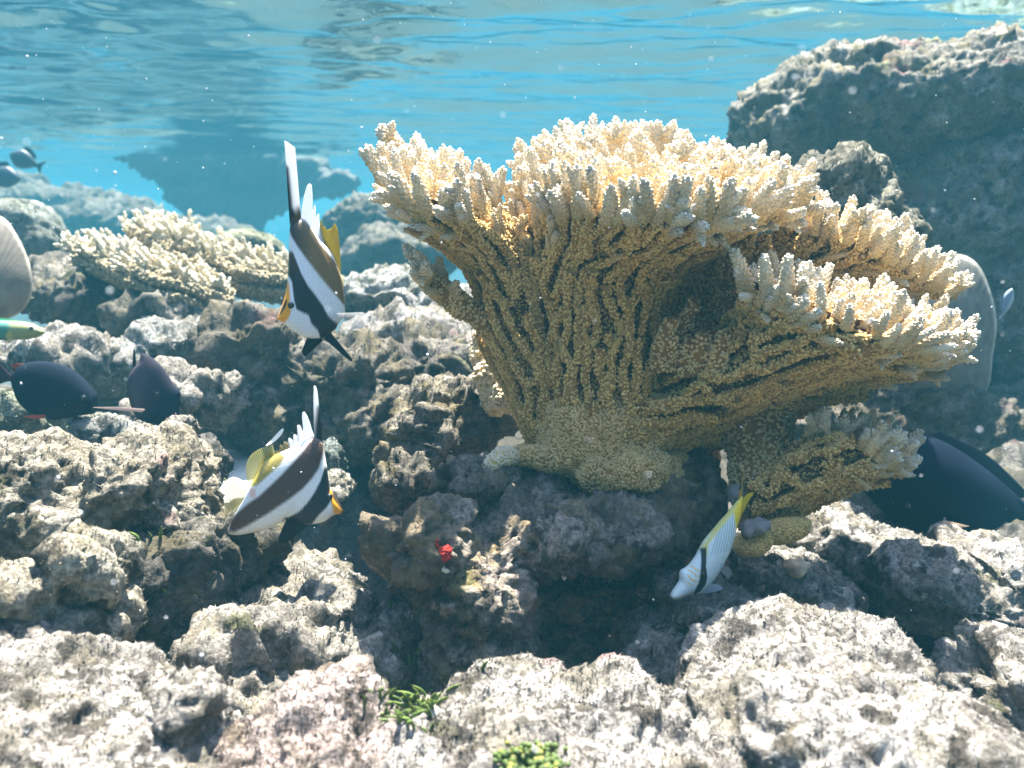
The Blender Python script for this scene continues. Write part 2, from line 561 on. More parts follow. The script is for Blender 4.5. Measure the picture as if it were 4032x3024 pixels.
# pedestal under the main coral
ROCKS = {}
SKINS = []
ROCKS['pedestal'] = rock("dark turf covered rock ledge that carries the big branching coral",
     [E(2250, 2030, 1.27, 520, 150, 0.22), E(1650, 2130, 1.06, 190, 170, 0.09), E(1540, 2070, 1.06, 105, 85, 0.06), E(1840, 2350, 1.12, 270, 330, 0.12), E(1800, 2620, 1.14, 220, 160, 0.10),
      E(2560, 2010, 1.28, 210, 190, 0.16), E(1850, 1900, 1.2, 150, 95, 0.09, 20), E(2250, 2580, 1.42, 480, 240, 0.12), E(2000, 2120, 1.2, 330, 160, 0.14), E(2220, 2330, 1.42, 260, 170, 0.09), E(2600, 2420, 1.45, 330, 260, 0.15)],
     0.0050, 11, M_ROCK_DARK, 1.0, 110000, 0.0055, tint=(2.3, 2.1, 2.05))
ROCKS['left_boulder'] = rock("rounded speckled boulder at left below the two dark fish",
     [E(150, 1925, 1.1, 330, 200, 0.12, 6), E(590, 1900, 1.1, 215, 175, 0.12), E(720, 2000, 1.1, 120, 170, 0.09), E(330, 2050, 1.09, 380, 150, 0.12), E(-100, 1960, 1.1, 300, 220, 0.13)],
     0.0050, 12, M_ROCK_FRONT, 0.75, 70000, 0.005, tint=(0.95, 0.92, 0.8))
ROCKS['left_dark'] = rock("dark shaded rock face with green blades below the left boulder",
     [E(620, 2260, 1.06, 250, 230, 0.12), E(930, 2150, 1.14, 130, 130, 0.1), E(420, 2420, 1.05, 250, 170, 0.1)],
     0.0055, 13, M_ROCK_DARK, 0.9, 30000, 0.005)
ROCKS['left_shelf'] = rock("pale pointed knob rock on the left edge above the bright mound",
     [E(370, 2220, 0.86, 130, 95, 0.06, 20), E(120, 2330, 0.86, 330, 110, 0.09, -10), E(230, 2450, 0.85, 240, 120, 0.08)],
     0.0045, 14, M_ROCK_FRONT, 0.8, 45000, 0.0045, tint=(1, 0.98, 0.85))
ROCKS['left_front'] = rock("bright bleached mound filling the lower left corner",
     [E(150, 2840, 0.74, 470, 210, 0.14, 14), E(550, 3060, 0.70, 480, 230, 0.12, 12), E(100, 2590, 0.78, 330, 105, 0.08, 14), E(770, 2780, 0.72, 90, 140, 0.05), E(450, 2720, 0.76, 220, 90, 0.07, 22)],
     0.0040, 15, M_ROCK_FRONT, 0.65, 120000, 0.0045)
ROCKS['rubble_a'] = rock("low grey knobbly rock between left mound and pedestal",
     [E(1150, 2480, 1.02, 280, 110, 0.10, 5), E(960, 2560, 0.98, 190, 120, 0.09), E(1320, 2420, 1.05, 130, 90, 0.07), E(1470, 2560, 1.04, 110, 110, 0.06)],
     0.0050, 16, M_ROCK, 1.1, 45000, 0.0045)
ROCKS['rubble_b'] = rock("round grey stone in front of the knobbly low rock",
     [E(1020, 2720, 0.92, 210, 110, 0.09), E(1280, 2690, 0.95, 160, 110, 0.08), E(850, 2680, 0.92, 100, 80, 0.06)],
     0.0048, 17, M_ROCK, 1.0, 40000, 0.0045)
ROCKS['rubble_c'] = rock("grey rubble slope behind the lower bannerfish's belly",
     [E(1180, 2330, 1.22, 250, 90, 0.12, 4), E(1050, 2380, 1.16, 180, 90, 0.1)],
     0.0055, 18, M_ROCK, 1.1, 30000, 0.005)
ROCKS['front_pink'] = rock("pinkish white rock at bottom edge left of the green algae tuft",
     [E(1260, 2880, 0.74, 250, 180, 0.11), E(1120, 3020, 0.70, 260, 160, 0.10), E(1400, 2990, 0.72, 180, 160, 0.09)],
     0.0040, 19, M_ROCK_FRONT, 0.7, 80000, 0.0045, tint=(1.05, 0.94, 0.93))
ROCKS['front_mid'] = rock("wide bleached rock along the bottom edge below the pedestal",
     [E(2050, 2900, 0.76, 440, 170, 0.12, -6), E(2480, 2830, 0.78, 190, 140, 0.09), E(1740, 2980, 0.74, 300, 130, 0.1), E(2350, 3030, 0.70, 420, 160, 0.10)],
     0.0040, 20, M_ROCK_FRONT, 0.65, 130000, 0.0048)
ROCKS['front_right'] = rock("large bleached hump filling the lower right corner",
     [E(3180, 2830, 0.82, 480, 330, 0.20, 14), E(3550, 3000, 0.76, 500, 300, 0.18, 20), E(2850, 2980, 0.78, 300, 200, 0.12), E(3380, 2620, 0.90, 280, 170, 0.12, 20)],
     0.0042, 21, M_ROCK_FRONT, 0.6, 150000, 0.0045)
ROCKS['corner_right'] = rock("pitted boulder at the right edge beside the large hump",
     [E(3990, 2760, 0.92, 220, 220, 0.12), E(4060, 2950, 0.88, 250, 250, 0.12)],
     0.0048, 22, M_ROCK_FRONT, 1.0, 30000, 0.0045)
ROCKS['slope_right'] = rock("sunlit pale rock slope descending right below the small coral",
     [E(3320, 2150, 1.50, 420, 120, 0.16, 20), E(3700, 2330, 1.40, 380, 140, 0.16, 24), E(3080, 2280, 1.40, 300, 120, 0.12, 16), E(4000, 2330, 1.36, 160, 170, 0.1), E(3830, 2170, 1.46, 130, 60, 0.08), E(2770, 2010, 1.50, 120, 80, 0.08, 30), E(3150, 2010, 1.56, 250, 80, 0.10, 15)],
     0.0055, 23, M_ROCK_FRONT, 0.7, 80000, 0.005)
ROCKS['under_right'] = rock("dark hollow rock between pedestal and right hand slope",
     [E(2820, 2420, 1.12, 230, 130, 0.10, 25), E(2700, 2560, 1.12, 180, 150, 0.09), E(3000, 2480, 1.08, 260, 110, 0.10, 25)],
     0.0055, 24, M_ROCK, 1.0, 30000, 0.005)
ROCKS['mid_boulder'] = rock("big fuzzy topped boulder in the middle distance behind both bannerfish",
     [E(1080, 1400, 1.95, 220, 150, 0.22), E(1400, 1490, 1.95, 300, 130, 0.25), E(1700, 1450, 2.0, 170, 140, 0.2), E(1180, 1600, 1.95, 300, 190, 0.2), E(1550, 1680, 1.85, 300, 170, 0.2), E(960, 1560, 1.95, 120, 130, 0.12)],
     0.0085, 25, M_ROCK_DARK, 1.3, 90000, 0.008, tint=(1.35, 1.32, 1.3))
ROCKS['mid_lump'] = rock("furry grey knob rock just left of the main coral's foot",
     [E(1720, 1720, 1.5, 150, 190, 0.12), E(1640, 1880, 1.42, 120, 120, 0.10), E(1850, 1640, 1.55, 170, 110, 0.12)],
     0.0065, 26, M_ROCK_DARK, 1.1, 45000, 0.006, tint=(1.7, 1.65, 1.55))
ROCKS['right_dark'] = rock("dark shaded rock behind the right corals with a sunlit crest",
     [E(3480, 1690, 2.10, 190, 270, 0.07), E(3620, 1740, 2.09, 170, 290, 0.07), E(3760, 1790, 2.08, 170, 290, 0.07), E(3890, 1860, 2.07, 160, 300, 0.07), E(4030, 1930, 2.06, 170, 310, 0.07), E(3250, 1790, 2.12, 220, 210, 0.08), E(4200, 2000, 2.05, 200, 330, 0.07), E(3650, 1980, 2.08, 420, 190, 0.07)],
     0.0085, 27, M_ROCK_DARK, 0.7, 60000, 0.008, tint=(1.2, 1.15, 1.1))
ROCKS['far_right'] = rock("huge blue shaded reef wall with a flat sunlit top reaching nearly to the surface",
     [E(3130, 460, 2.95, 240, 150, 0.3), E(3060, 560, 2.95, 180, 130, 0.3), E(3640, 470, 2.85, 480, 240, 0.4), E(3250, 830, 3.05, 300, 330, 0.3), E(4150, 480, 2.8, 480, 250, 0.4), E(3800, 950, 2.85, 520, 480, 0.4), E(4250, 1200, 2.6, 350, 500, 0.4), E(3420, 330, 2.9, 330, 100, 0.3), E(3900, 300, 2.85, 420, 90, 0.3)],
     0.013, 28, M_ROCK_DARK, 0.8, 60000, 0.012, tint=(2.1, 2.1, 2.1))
ROCKS['plate_rock'] = rock("pale dome shaped rock edge peeking out behind the coral's right crown",
     [E(3280, 830, 1.8, 230, 190, 0.15, 20), E(3420, 950, 1.75, 200, 190, 0.15)],
     0.010, 29, M_ROCK_FAR, 0.9, 15000, 0.008, tint=(0.8, 0.82, 0.75))

# background stones, all on the left behind the fish
BG = [
 ("broad blue grey rock under the two pale background coral tongues", [E(420, 1200, 2.5, 260, 130, 0.3), E(720, 1280, 2.4, 240, 110, 0.3), E(250, 1130, 2.55, 110, 90, 0.2)], 31, M_ROCK_DARK, (1.4, 1.4, 1.4)),
 ("pale rubble stone right above the oval dark surgeonfish", [E(260, 1440, 2.0, 210, 75, 0.15), E(100, 1420, 2.0, 130, 70, 0.15)], 32, M_ROCK_FRONT, (0.9, 0.9, 0.9)),
 ("low pale ridge rising behind the upright dark surgeonfish", [E(760, 1370, 2.2, 220, 75, 0.2, -18), E(560, 1450, 2.1, 160, 60, 0.15)], 33, M_ROCK_FRONT, (0.85, 0.88, 0.88)),
 ("rounded grey stone between upright surgeonfish and fuzzy boulder", [E(800, 1560, 1.75, 150, 90, 0.12), E(660, 1640, 1.7, 150, 60, 0.1)], 34, M_ROCK, (1, 1, 1)),
 ("small pale stone below the upright dark surgeonfish", [E(560, 1730, 1.5, 120, 60, 0.08), E(450, 1700, 1.5, 90, 50, 0.08)], 35, M_ROCK_FRONT, (0.8, 0.85, 0.85)),
 ("upright pale pebble leaning beside the upright surgeonfish's mouth", [E(715, 1700, 1.42, 42, 62, 0.04, 25)], 36, M_ROCK_FRONT, (1.0, 0.98, 0.9)),
 ("dark stone on the white sand patch behind the lower bannerfish", [E(790, 1830, 1.45, 60, 100, 0.06)], 37, M_ROCK_DARK, (1, 1, 1.1)),
 ("pale ridge crossing the reef behind the upper bannerfish's tail", [E(1560, 1190, 2.7, 210, 75, 0.25), E(1780, 1230, 2.6, 200, 80, 0.25), E(1400, 1170, 2.75, 120, 60, 0.2)], 38, M_ROCK_FRONT, (0.9, 0.95, 0.95)),
 ("white rubble slope between upper bannerfish and main coral", [E(1650, 1340, 2.3, 250, 65, 0.25), E(1820, 1400, 2.2, 140, 70, 0.2)], 39, M_ROCK_FRONT, (1.0, 1.0, 1.0)),
 ("hazy boulder left of the main coral's little side branch", [E(1480, 920, 6.0, 170, 120, 0.5), E(1560, 1040, 5.2, 210, 110, 0.5)], 40, M_ROCK_DARK, (1.2, 1.2, 1.2)),
 ("hazy mound of rubble under the distant table coral", [E(480, 930, 8.6, 280, 110, 0.8), E(230, 850, 9.4, 300, 90, 0.8), E(800, 980, 8.6, 260, 90, 0.7), E(130, 745, 9.4, 60, 45, 0.3), E(310, 770, 9.4, 80, 50, 0.3), E(430, 830, 8.8, 110, 60, 0.3), E(560, 850, 8.6, 60, 60, 0.25)], 41, M_ROCK_DARK, (1.2, 1.2, 1.2)),
 ("whitish rounded coral dome near the left edge", [E(70, 900, 3.0, 150, 110, 0.15), E(150, 1000, 3.0, 100, 110, 0.15)], 42, M_ROCK_FRONT, (0.75, 0.85, 0.8)),
 ("smooth greenish dome behind the right pale coral tongue", [E(960, 985, 3.4, 150, 75, 0.2)], 43, M_ROCK_FAR, (0.9, 1.0, 0.75)),
 ("pale round stump under the oval dark surgeonfish's tail", [E(90, 1650, 1.6, 100, 75, 0.07)], 44, M_ROCK_FRONT, (0.85, 0.95, 0.75)),
 ("white lumpy stone in front of the lower bannerfish's snout", [E(1320, 1910, 1.45, 70, 55, 0.05), E(1290, 1980, 1.45, 60, 60, 0.05)], 45, M_ROCK_FRONT, (1, 1, 0.9)),
 ("pale stone wall stub behind the lower bannerfish's head", [E(1290, 1820, 1.6, 70, 90, 0.06)], 46, M_ROCK_FRONT, (0.5, 0.6, 0.6)),
]
for lab, ells, sd, mt, ti in BG:
    dd = min(np.linalg.norm(e[0] - np.array((0, 0, CAM_Z))) for e in ells)
    smoothy = "dome" in lab
    rock(lab, ells, max(0.006, 0.0042 * dd), sd, mt, 0.35 if smoothy else (0.8 if dd < 1.7 else 1.1), 6000 if not smoothy else 0, 0.004 * dd, tint=ti,
         name="coral_dome" if smoothy else "rock", cat="coral" if smoothy else "rock")

from mathutils.bvhtree import BVHTree
_trees = []
def on_rock(px, py, lift=0.0):
    """depth of the first rock surface behind a photo pixel"""
    if not _trees:
        for v_, f_ in SKINS: _trees.append(BVHTree.FromPolygons(v_.tolist(), f_.tolist()))
    o = Vector((0, 0, CAM_Z)); dr = Vector(P(px, py, 1.0)) - o
    best = 9.0
    for t_ in _trees:
        h = t_.ray_cast(o, dr.normalized())
        if h[0] is not None: best = min(best, (h[0] - o).length / dr.length)
    return best - lift

# white sand pocket
def sand_patch():
    rng = np.random.default_rng(3)
    th = np.linspace(0, 2 * np.pi, 64, endpoint=False)
    rad = np.linspace(0, 1, 14)
    c = P(930, 1815, 1.78)
    w = 1 + 0.16 * np.sin(3 * th + 1) + 0.1 * np.sin(5 * th)
    X = c[0] + rad[:, None] * w * np.cos(th) * 0.17; Y = c[1] + rad[:, None] * w * np.sin(th) * 0.22
    Z = c[2] - 0.05 * rad[:, None] ** 3 + 0 * X
    v = np.stack([X, Y, Z], -1).reshape(-1, 3)
    v[:, 2] += 0.004 * noise(v * 30, 2)
    f = grid_faces(14, 64, True)
    if np.cross(v[f[100, 1]] - v[f[100, 0]], v[f[100, 2]] - v[f[100, 0]])[2] < 0: f = f[:, ::-1]
    o = mesh_obj("sand", v, f, np.array((0.52, 0.53, 0.49)) * (1 + 0.1 * noise(v * 60, 4))[:, None], M_PLAIN)
    tag(o, kind="structure")
sand_patch()

# ------------------------------------------------------------------ corals
BROWN = np.array((0.37, 0.195, 0.045)); TAN = np.array((0.75, 0.50, 0.165)); GOLD = np.array((0.76, 0.57, 0.26)); CREAM = np.array((0.84, 0.78, 0.66))
GAP_SHADE = np.array((0.14, 0.07, 0.018))  # darker sheet behind the ribs, shade of the gaps put into the colour

def corallite_proto(sides=6):
    th = np.linspace(0, 2 * np.pi, sides, endpoint=False)
    rings = [(1.0, -0.5), (0.95, 0.5), (0.62, 1.05)]
    v = [np.stack([r * np.cos(th + k * 0.3), r * np.sin(th + k * 0.3), np.full(sides, z)], 1) for k, (r, z) in enumerate(rings)]
    v.append(np.array([[0, 0, 1.2]]))
    v = np.vstack(v)
    f = grid_faces(3, sides, True)
    k = np.arange(sides)
    f = np.vstack([f, np.stack([2 * sides + k, 2 * sides + (k + 1) % sides, np.full(sides, 3 * sides)], 1)])
    f = orient(v, f)
    t = np.concatenate([np.zeros(sides), np.full(sides, 0.45), np.full(sides, 1.0), [1.0]])
    return v, f, t

def orient(v, f):
    vol = (np.cross(v[f[:, 0]], v[f[:, 1]]) * v[f[:, 2]]).sum()
    return f if vol > 0 else f[:, ::-1]

CORALLITE = corallite_proto()

def finger_proto(rng, L, r, n, cr, sub=0):
    """one knobby branchlet along +Z: returns v, f, t (t = 0 base .. 1 tip)"""
    V, Fc, T, off = [], [], [], 0
    def put(v, f, t):
        nonlocal off
        V.append(v); Fc.append(f + off); T.append(t); off += len(v)
    def one(p0, dr, L, r, n):
        bend = rng.normal(size=3) * 0.12
        s = np.linspace(0, 1, 7)
        ctr = p0 + dr * (s * L)[:, None] + bend * (s ** 2 * L)[:, None]
        rad = r * (1.0 - 0.55 * s ** 1.4)
        v, f = tube(ctr, rad, 7)
        f = orient(v - v.mean(0), f)
        tt = np.clip((v - p0) @ dr / L, 0, 1)
        put(v, f, tt * 0.9)
        k = np.arange(n)
        ss = 0.04 + 0.94 * (k + 0.5) / n
        th = k * 2.39996 + rng.random() * 6
        tg, a, b = frames(ctr)
        ci = np.stack([np.interp(ss, s, ctr[:, q]) for q in range(3)], 1)
        ai = np.stack([np.interp(ss, s, a[:, q]) for q in range(3)], 1); bi = np.stack([np.interp(ss, s, b[:, q]) for q in range(3)], 1)
        ti = np.stack([np.interp(ss, s, tg[:, q]) for q in range(3)], 1)
        ri = np.interp(ss, s, rad)
        ra = ai * np.cos(th)[:, None] + bi * np.sin(th)[:, None]
        d = unit(ra * 0.8 + ti * (0.75 + 0.4 * ss[:, None]))
        pos = ci + ra * (ri * 0.8)[:, None]
        sc = cr * (0.75 + 0.5 * rng.random(n)) * (1.05 - 0.25 * ss)
        R = align(d, rng)
        pv, pf, pt = CORALLITE
        st = np.stack([sc, sc, sc * (1.1 + 0.7 * rng.random(n))], 1)
        vv = np.einsum('nij,nkj->nki', R, pv[None] * st[:, None, :]) + pos[:, None, :]
        put(vv.reshape(-1, 3), (pf[None] + (np.arange(n) * len(pv))[:, None, None]).reshape(-1, 3),
            np.clip(ss[:, None] * 0.82 + pt[None] * 0.20, 0, 1).reshape(-1))
        # axial corallite
        vv = pv * np.array((cr * 1.25, cr * 1.25, cr * 1.6)) @ align(tg[-1:], rng)[0].T + ctr[-1] 
        put(vv, pf, np.ones(len(pv)))
        return ctr, tg
    ctr, tg = one(np.zeros(3), np.array((0, 0, 1.0)), L, r, n)
    for q in range(sub):
        s = 0.25 + 0.4 * rng.random()
        p0 = np.array([np.interp(s, np.linspace(0, 1, 7), ctr[:, j]) for j in range(3)])
        th = rng.random() * 6.28
        dr = unit(np.array((math.cos(th) * 0.75, math.sin(th) * 0.75, 1.0)))
        one(p0, dr, L * (0.36 + 0.22 * rng.random()), r * 0.66, max(6, int(n * 0.36)))
    return np.vstack(V), np.vstack(Fc), np.concatenate(T)

def make_protos(seed, cr, L=0.052, r=0.0096, n=80):
    rg = np.random.default_rng(seed)
    return [finger_proto(rg, L * k, r * j, int(n * k), cr, s) for k, j, s in
            ((1.0, 1.0, 1), (1.1, 1.05, 1), (0.85, 1.0, 0), (0.95, 0.9, 0), (1.05, 1.1, 2), (0.8, 0.9, 0), (1.05, 1.0, 1), (0.7, 0.95, 0))]

PROTO = make_protos(2, 0.0024)
PROTO_FAR = make_protos(4, 0.0052, 0.075, 0.013, 26)

def place_fingers(mb, pos, dirs, scale, rng, protos, tipness, dark=0.0):
    """fingers in mb; tipness 0..1 per finger: how pale the growing ends are"""
    pick = rng.integers(0, len(protos), len(pos))
    for k, pr in enumerate(protos):
        s = pick == k
        if not s.any(): continue
        tp = np.asarray(tipness)[s][:, None]
        jit = (0.88 + 0.24 * rng.random(s.sum()))[:, None]
        base = (BROWN * 0.35 + TAN * 0.65) * (1 - tp * 0.35) + GOLD * tp * 0.35
        tip = TAN * (1 - tp) + CREAM * tp
        v, f, t = pr
        scatter(mb, (v, f, t ** 1.1), pos[s], dirs[s], np.asarray(scale)[s], (base * jit, tip * jit), rng)

def loft(rows, nv=40, nu=60):
    R = [catmull([P(*q) for q in row], nu) for row in rows]
    G = np.stack(R, 0)                                  # rows x nu x 3
    out = np.stack([catmull(G[:, j], nv) for j in range(nu)], 1)
    return out                                          # nv x nu x 3

def lookup(G, v, u):
    nv, nu = G.shape[:2]
    a = np.clip(v * (nv - 1), 0, nv - 1.001); b = np.clip(u * (nu - 1), 0, nu - 1.001)
    i, j = a.astype(int), b.astype(int); fa, fb = (a - i)[:, None], (b - j)[:, None]
    return G[i, j] * (1 - fa) * (1 - fb) + G[i + 1, j] * fa * (1 - fb) + G[i, j + 1] * (1 - fa) * fb + G[i + 1, j + 1] * fa * fb

def lobe(parent, rows, rear, seed, spacing=0.0150, cor=0.00185, protos=PROTO, rib_r=0.0054, finger=0.0285, fscale=1.0, lean=0.5, name="coral_plate", tip_on=1.0, side=1.0, out_dir=None, front_from=0.72, table=True, stub=1.0):
    """one fan of the coral: radiating ribs on the outside, branchlets on rim and top"""
    rng = np.random.default_rng(seed)
    G = loft(rows)
    nv, nu = G.shape[:2]
    N = unit(np.cross(np.gradient(G, axis=1), np.gradient(G, axis=0)))
    toward = unit(np.array((0, 0, CAM_Z)) - G)
    if (N * toward).sum() < 0: N = -N
    mb = MB()
    # backing sheet with a thickness
    fr = G - N * 0.007; bk = G - N * 0.018
    v = np.concatenate([fr.reshape(-1, 3), bk.reshape(-1, 3)])
    gf = grid_faces(nv, nu)
    vn = vnormals(v[:nv * nu], gf)
    if (vn * N.reshape(-1, 3)).sum() < 0: gf = gf[:, ::-1]
    v[:nv * nu] += N.reshape(-1, 3) * (0.0022 * noise(v[:nv * nu] * 90, seed))[:, None]
    cc = np.clip(1 + 0.5 * noise(v * 40, seed + 3), 0.4, 1.6)[:, None] * GAP_SHADE
    mb.add(v, np.vstack([gf, gf[:, ::-1] + nv * nu]), cc)
    fv = v[:nv * nu]
    ar = np.linalg.norm(np.cross(fv[gf[:, 1]] - fv[gf[:, 0]], fv[gf[:, 2]] - fv[gf[:, 0]]), axis=1).sum() / 2
    crust(mb, fv, gf, int(ar / (cor * 2.0) ** 2), cor, rng)
    # ribs
    def width(vv):
        row = lookup(G, np.full(50, vv), np.linspace(0, 1, 50))
        return np.linalg.norm(np.diff(row, axis=0), axis=1).sum()
    steps = 64
    wd = [max(width(k / (steps - 1)), 0.01) for k in range(steps)]
    n0 = max(3, int(wd[0] / spacing))
    live = [[(k + 0.5) / n0 + rng.normal() * 0.01, [], 0.0, rng.normal()] for k in range(n0)]
    done = []
    ph = rng.random(3) * 9
    for k in range(steps):
        vv = k / (steps - 1)
        live.sort(key=lambda r: r[0])
        us = np.array([r[0] for r in live])
        gaps = np.diff(np.concatenate([[-us[0]], us, [2 - us[-1]]])) * wd[k]
        new = []
        for q, r in enumerate(live):
            r[3] = 0.82 * r[3] + 0.58 * rng.normal()
            push = (gaps[q] - gaps[q + 1]) * 0.10
            wob = r[3] * 0.0022
            r[0] = float(np.clip(r[0] - (push - wob) / wd[k], 0.002, 0.998))
            r[1].append((vv, r[0], r[2]))
            r[2] = 0.9 * r[2] + 0.1 * rng.normal() * 1.2
            g = 0.5 * (gaps[q] + gaps[q + 1])
            if g > spacing * 1.45 and rng.random() < 0.5:
                h = spacing * 0.3 / wd[k]
                new.append([r[0] + h, [(vv, r[0], r[2])], r[2], rng.normal()]); r[0] -= h
            elif (g < spacing * 0.55 and rng.random() < 0.4) or (vv > 0.25 and rng.random() < 0.006):
                done.append(r); r.append('end')
        live = [r for r in live if len(r) == 4] + new
    done += live
    cpos, cdir, csc, cc0, cc1 = [], [], [], [], []
    fpos, fdir, fsc, ftip = [], [], [], []
    cen = G[0].mean(0)
    for r in done:
        path = np.array(r[1])
        if len(path) < 4: continue
        vs, us = path[:, 0], path[:, 1]
        c = lookup(G, vs, us); nn = unit(lookup(N, vs, us))
        prot = 0.002 + 0.0045 * (1 + np.tanh(path[:, 2]))
        ended = len(r) == 5
        if ended: prot = prot + np.linspace(0, 1, len(path)) ** 6 * 0.010
        c = c + nn * prot[:, None]
        m = max(4, int(np.linalg.norm(np.diff(c, axis=0), axis=1).sum() / 0.006))
        c = catmull(c, m); nn = unit(poly(nn, m)); vi = np.linspace(vs[0], vs[-1], m)
        rr = rib_r * (0.85 + 0.3 * rng.random()) * (1 + 0.12 * np.sin(np.linspace(0, 20, m) + rng.random() * 6))
        tv, tf = tube(c, rr, 7)
        tf = tf if True else tf
        vnn = vnormals(tv, tf)
        if ((tv[:7] - c[0]) * vnn[:7]).sum() < 0: tf = tf[:, ::-1]
        mb.add(tv, tf, BROWN * 0.8 + TAN * 0.15)
        L = np.linalg.norm(np.diff(c, axis=0), axis=1).sum()
        nc = int(L / (cor * 1.9) * 5.2)
        tt = rng.random(nc) * (m - 1.001); i = tt.astype(int); fr_ = (tt - i)[:, None]
        pc = c[i] * (1 - fr_) + c[i + 1] * fr_; pn = nn[i]
        tg = unit(np.gradient(c, axis=0))[i]
        sd = unit(np.cross(tg, pn))
        th = (rng.random(nc) - 0.5) * 3.6
        rad = pn * np.cos(th)[:, None] + sd * np.sin(th)[:, None]
        ri = np.broadcast_to(rr, (m,))[i]
        cpos.append(pc + rad * (ri * 0.92)[:, None]); cdir.append(unit(rad * 0.9 + tg * 0.45 + rng.normal(size=(nc, 3)) * 0.15))
        csc.append(cor * (0.75 + 0.5 * rng.random(nc)))
        hi = sstep(0.6, 1.0, vi[i])[:, None]
        j = (0.85 + 0.3 * rng.random(nc))[:, None]
        cc0.append((BROWN * (0.75 - 0.3 * hi) + TAN * (0.25 + 0.3 * hi)) * j); cc1.append((TAN * (1 - 0.5 * hi) + GOLD * 0.5 * hi) * j * 1.1)
        # branchlets leaving the outside of the rib
        for k in range(m):
            if rng.random() < stub * 0.035 * sstep(0.2, 0.4, vi[k]) + stub * 0.060 * sstep(front_from - 0.15, 0.95, vi[k]):
                hv = sstep(front_from - 0.1, 1.0, vi[k])
                tgk = unit(c[min(k + 1, m - 1)] - c[max(k - 1, 0)])
                d = unit(tgk * (0.9 - 0.2 * hv) + nn[k] * (0.40 + 0.25 * hv * side) + UP * 0.45 * hv + rng.normal(size=3) * 0.10)
                fpos.append(c[k]); fdir.append(d); fsc.append(fscale * (0.34 + 0.40 * hv) * (0.8 + 0.4 * rng.random())); ftip.append(np.clip(hv * 1.15 - 0.15, 0, 1) * tip_on)
        # the rib runs out past the rim
        if vi[-1] > 0.97 and rng.random() < 0.8:
            tgk = unit(c[-1] - c[-4])
            d = unit(tgk * lean + nn[-1] * 0.15 + UP * 0.75 + rng.normal(size=3) * 0.08)
            fpos.append(c[-1] - tgk * 0.006); fdir.append(d); fsc.append(fscale * (0.8 + 0.35 * rng.random())); ftip.append((0.75 + 0.25 * rng.random()) * tip_on)
    cat = np.concatenate
    if not table: place_fingers(mb, np.array(fpos), np.array(fdir), np.array(fsc), rng, protos, np.array(ftip))
    scatter(mb, CORALLITE, cat(cpos), cat(cdir), cat(csc)[:, None] * np.array((1, 1, 1.15)), (cat(cc0), cat(cc1)), rng)
    part = mb.build(name, M_CORAL, parent)
    if not table: return G, N
    # top table and its branchlets
    rim = G[-1]
    rr_ = catmull([P(*q) for q in rear], nu)
    mbt = MB()
    if table:
        nt_ = 16
        T = rim[None] * (1 - np.linspace(0, 1, nt_))[:, None, None] + rr_[None] * np.linspace(0, 1, nt_)[:, None, None]
        T = T - UP * (0.012 * np.sin(np.linspace(0, np.pi, nt_)))[:, None, None]
        tv = T.reshape(-1, 3); tf = grid_faces(nt_, nu)
        if vnormals(tv, tf)[:, 2].sum() < 0: tf = tf[:, ::-1]
        mbt.add(np.vstack([tv, tv - UP * 0.010]), np.vstack([tf, tf[:, ::-1] + len(tv)]), TAN * 0.55 + BROWN * 0.2)
        crust(mbt, tv, tf, 9000, cor * 1.25, rng, 0.3)
        pp, _, idx = sample_surface(tv, tf, 6000, rng)
        cell = np.floor(pp / (finger * 0.62)).astype(int)
        _, first = np.unique(cell, axis=0, return_index=True)
        pp = pp[first]
        keep = []
        for k in range(len(pp)):
            if all(np.linalg.norm(pp[k] - pp[j]) > finger * 0.8 for j in keep): keep.append(k)
        pp = pp[keep]
        ctr = T.mean((0, 1))
        outw = (pp - ctr) * np.array((1, 1, 0))
        ext = np.linalg.norm((rim - ctr)[:, :2], axis=1).max()
        d = unit(UP * 1.0 + outw / ext * (0.75 + 0.0 * lean) + (out_dir if out_dir is not None else 0) + rng.normal(size=(len(pp), 3)) * 0.09)
        fpos += list(pp); fdir += list(d); fsc += list(fscale * (0.78 + 0.45 * rng.random(len(pp)))); ftip += list((0.8 + 0.2 * rng.random(len(pp))) * tip_on)
    place_fingers(mbt, np.array(fpos), np.array(fdir), np.array(fsc), rng, protos, np.array(ftip))
    mbt.build("branchlets", M_CORAL, part, origin=np.array(part.location) + np.array(parent.location))
    return G, N

def stalk(mb, pts, rads, rng, cor=0.0021, sides=20, col0=None, wob=0.004, furrow=0.0):
    """a thick knobbly stem covered with corallites"""
    n = max(8, int(np.linalg.norm(np.diff(np.array(pts), axis=0), axis=1).sum() / 0.006))
    c = catmull(pts, n); r = np.interp(np.linspace(0, 1, n), np.linspace(0, 1, len(rads)), rads)
    v, f = tube(c, r, sides)
    vn = vnormals(v, f)
    if ((v[:sides] - c[0]) * vn[:sides]).sum() < 0: f = f[:, ::-1]; vn = -vn
    v = v + vn * (wob * noise(v * 45, 5) + wob * 0.6 * noise(v * 100, 6))[:, None]
    mb.add(v, f, BROWN * 0.8)
    area = 2 * np.pi * r.mean() * np.linalg.norm(np.diff(c, axis=0), axis=1).sum()
    crust(mb, v, f, int(area / (cor * 1.9) ** 2 * 1.15), cor, rng, 0.2)
    return c

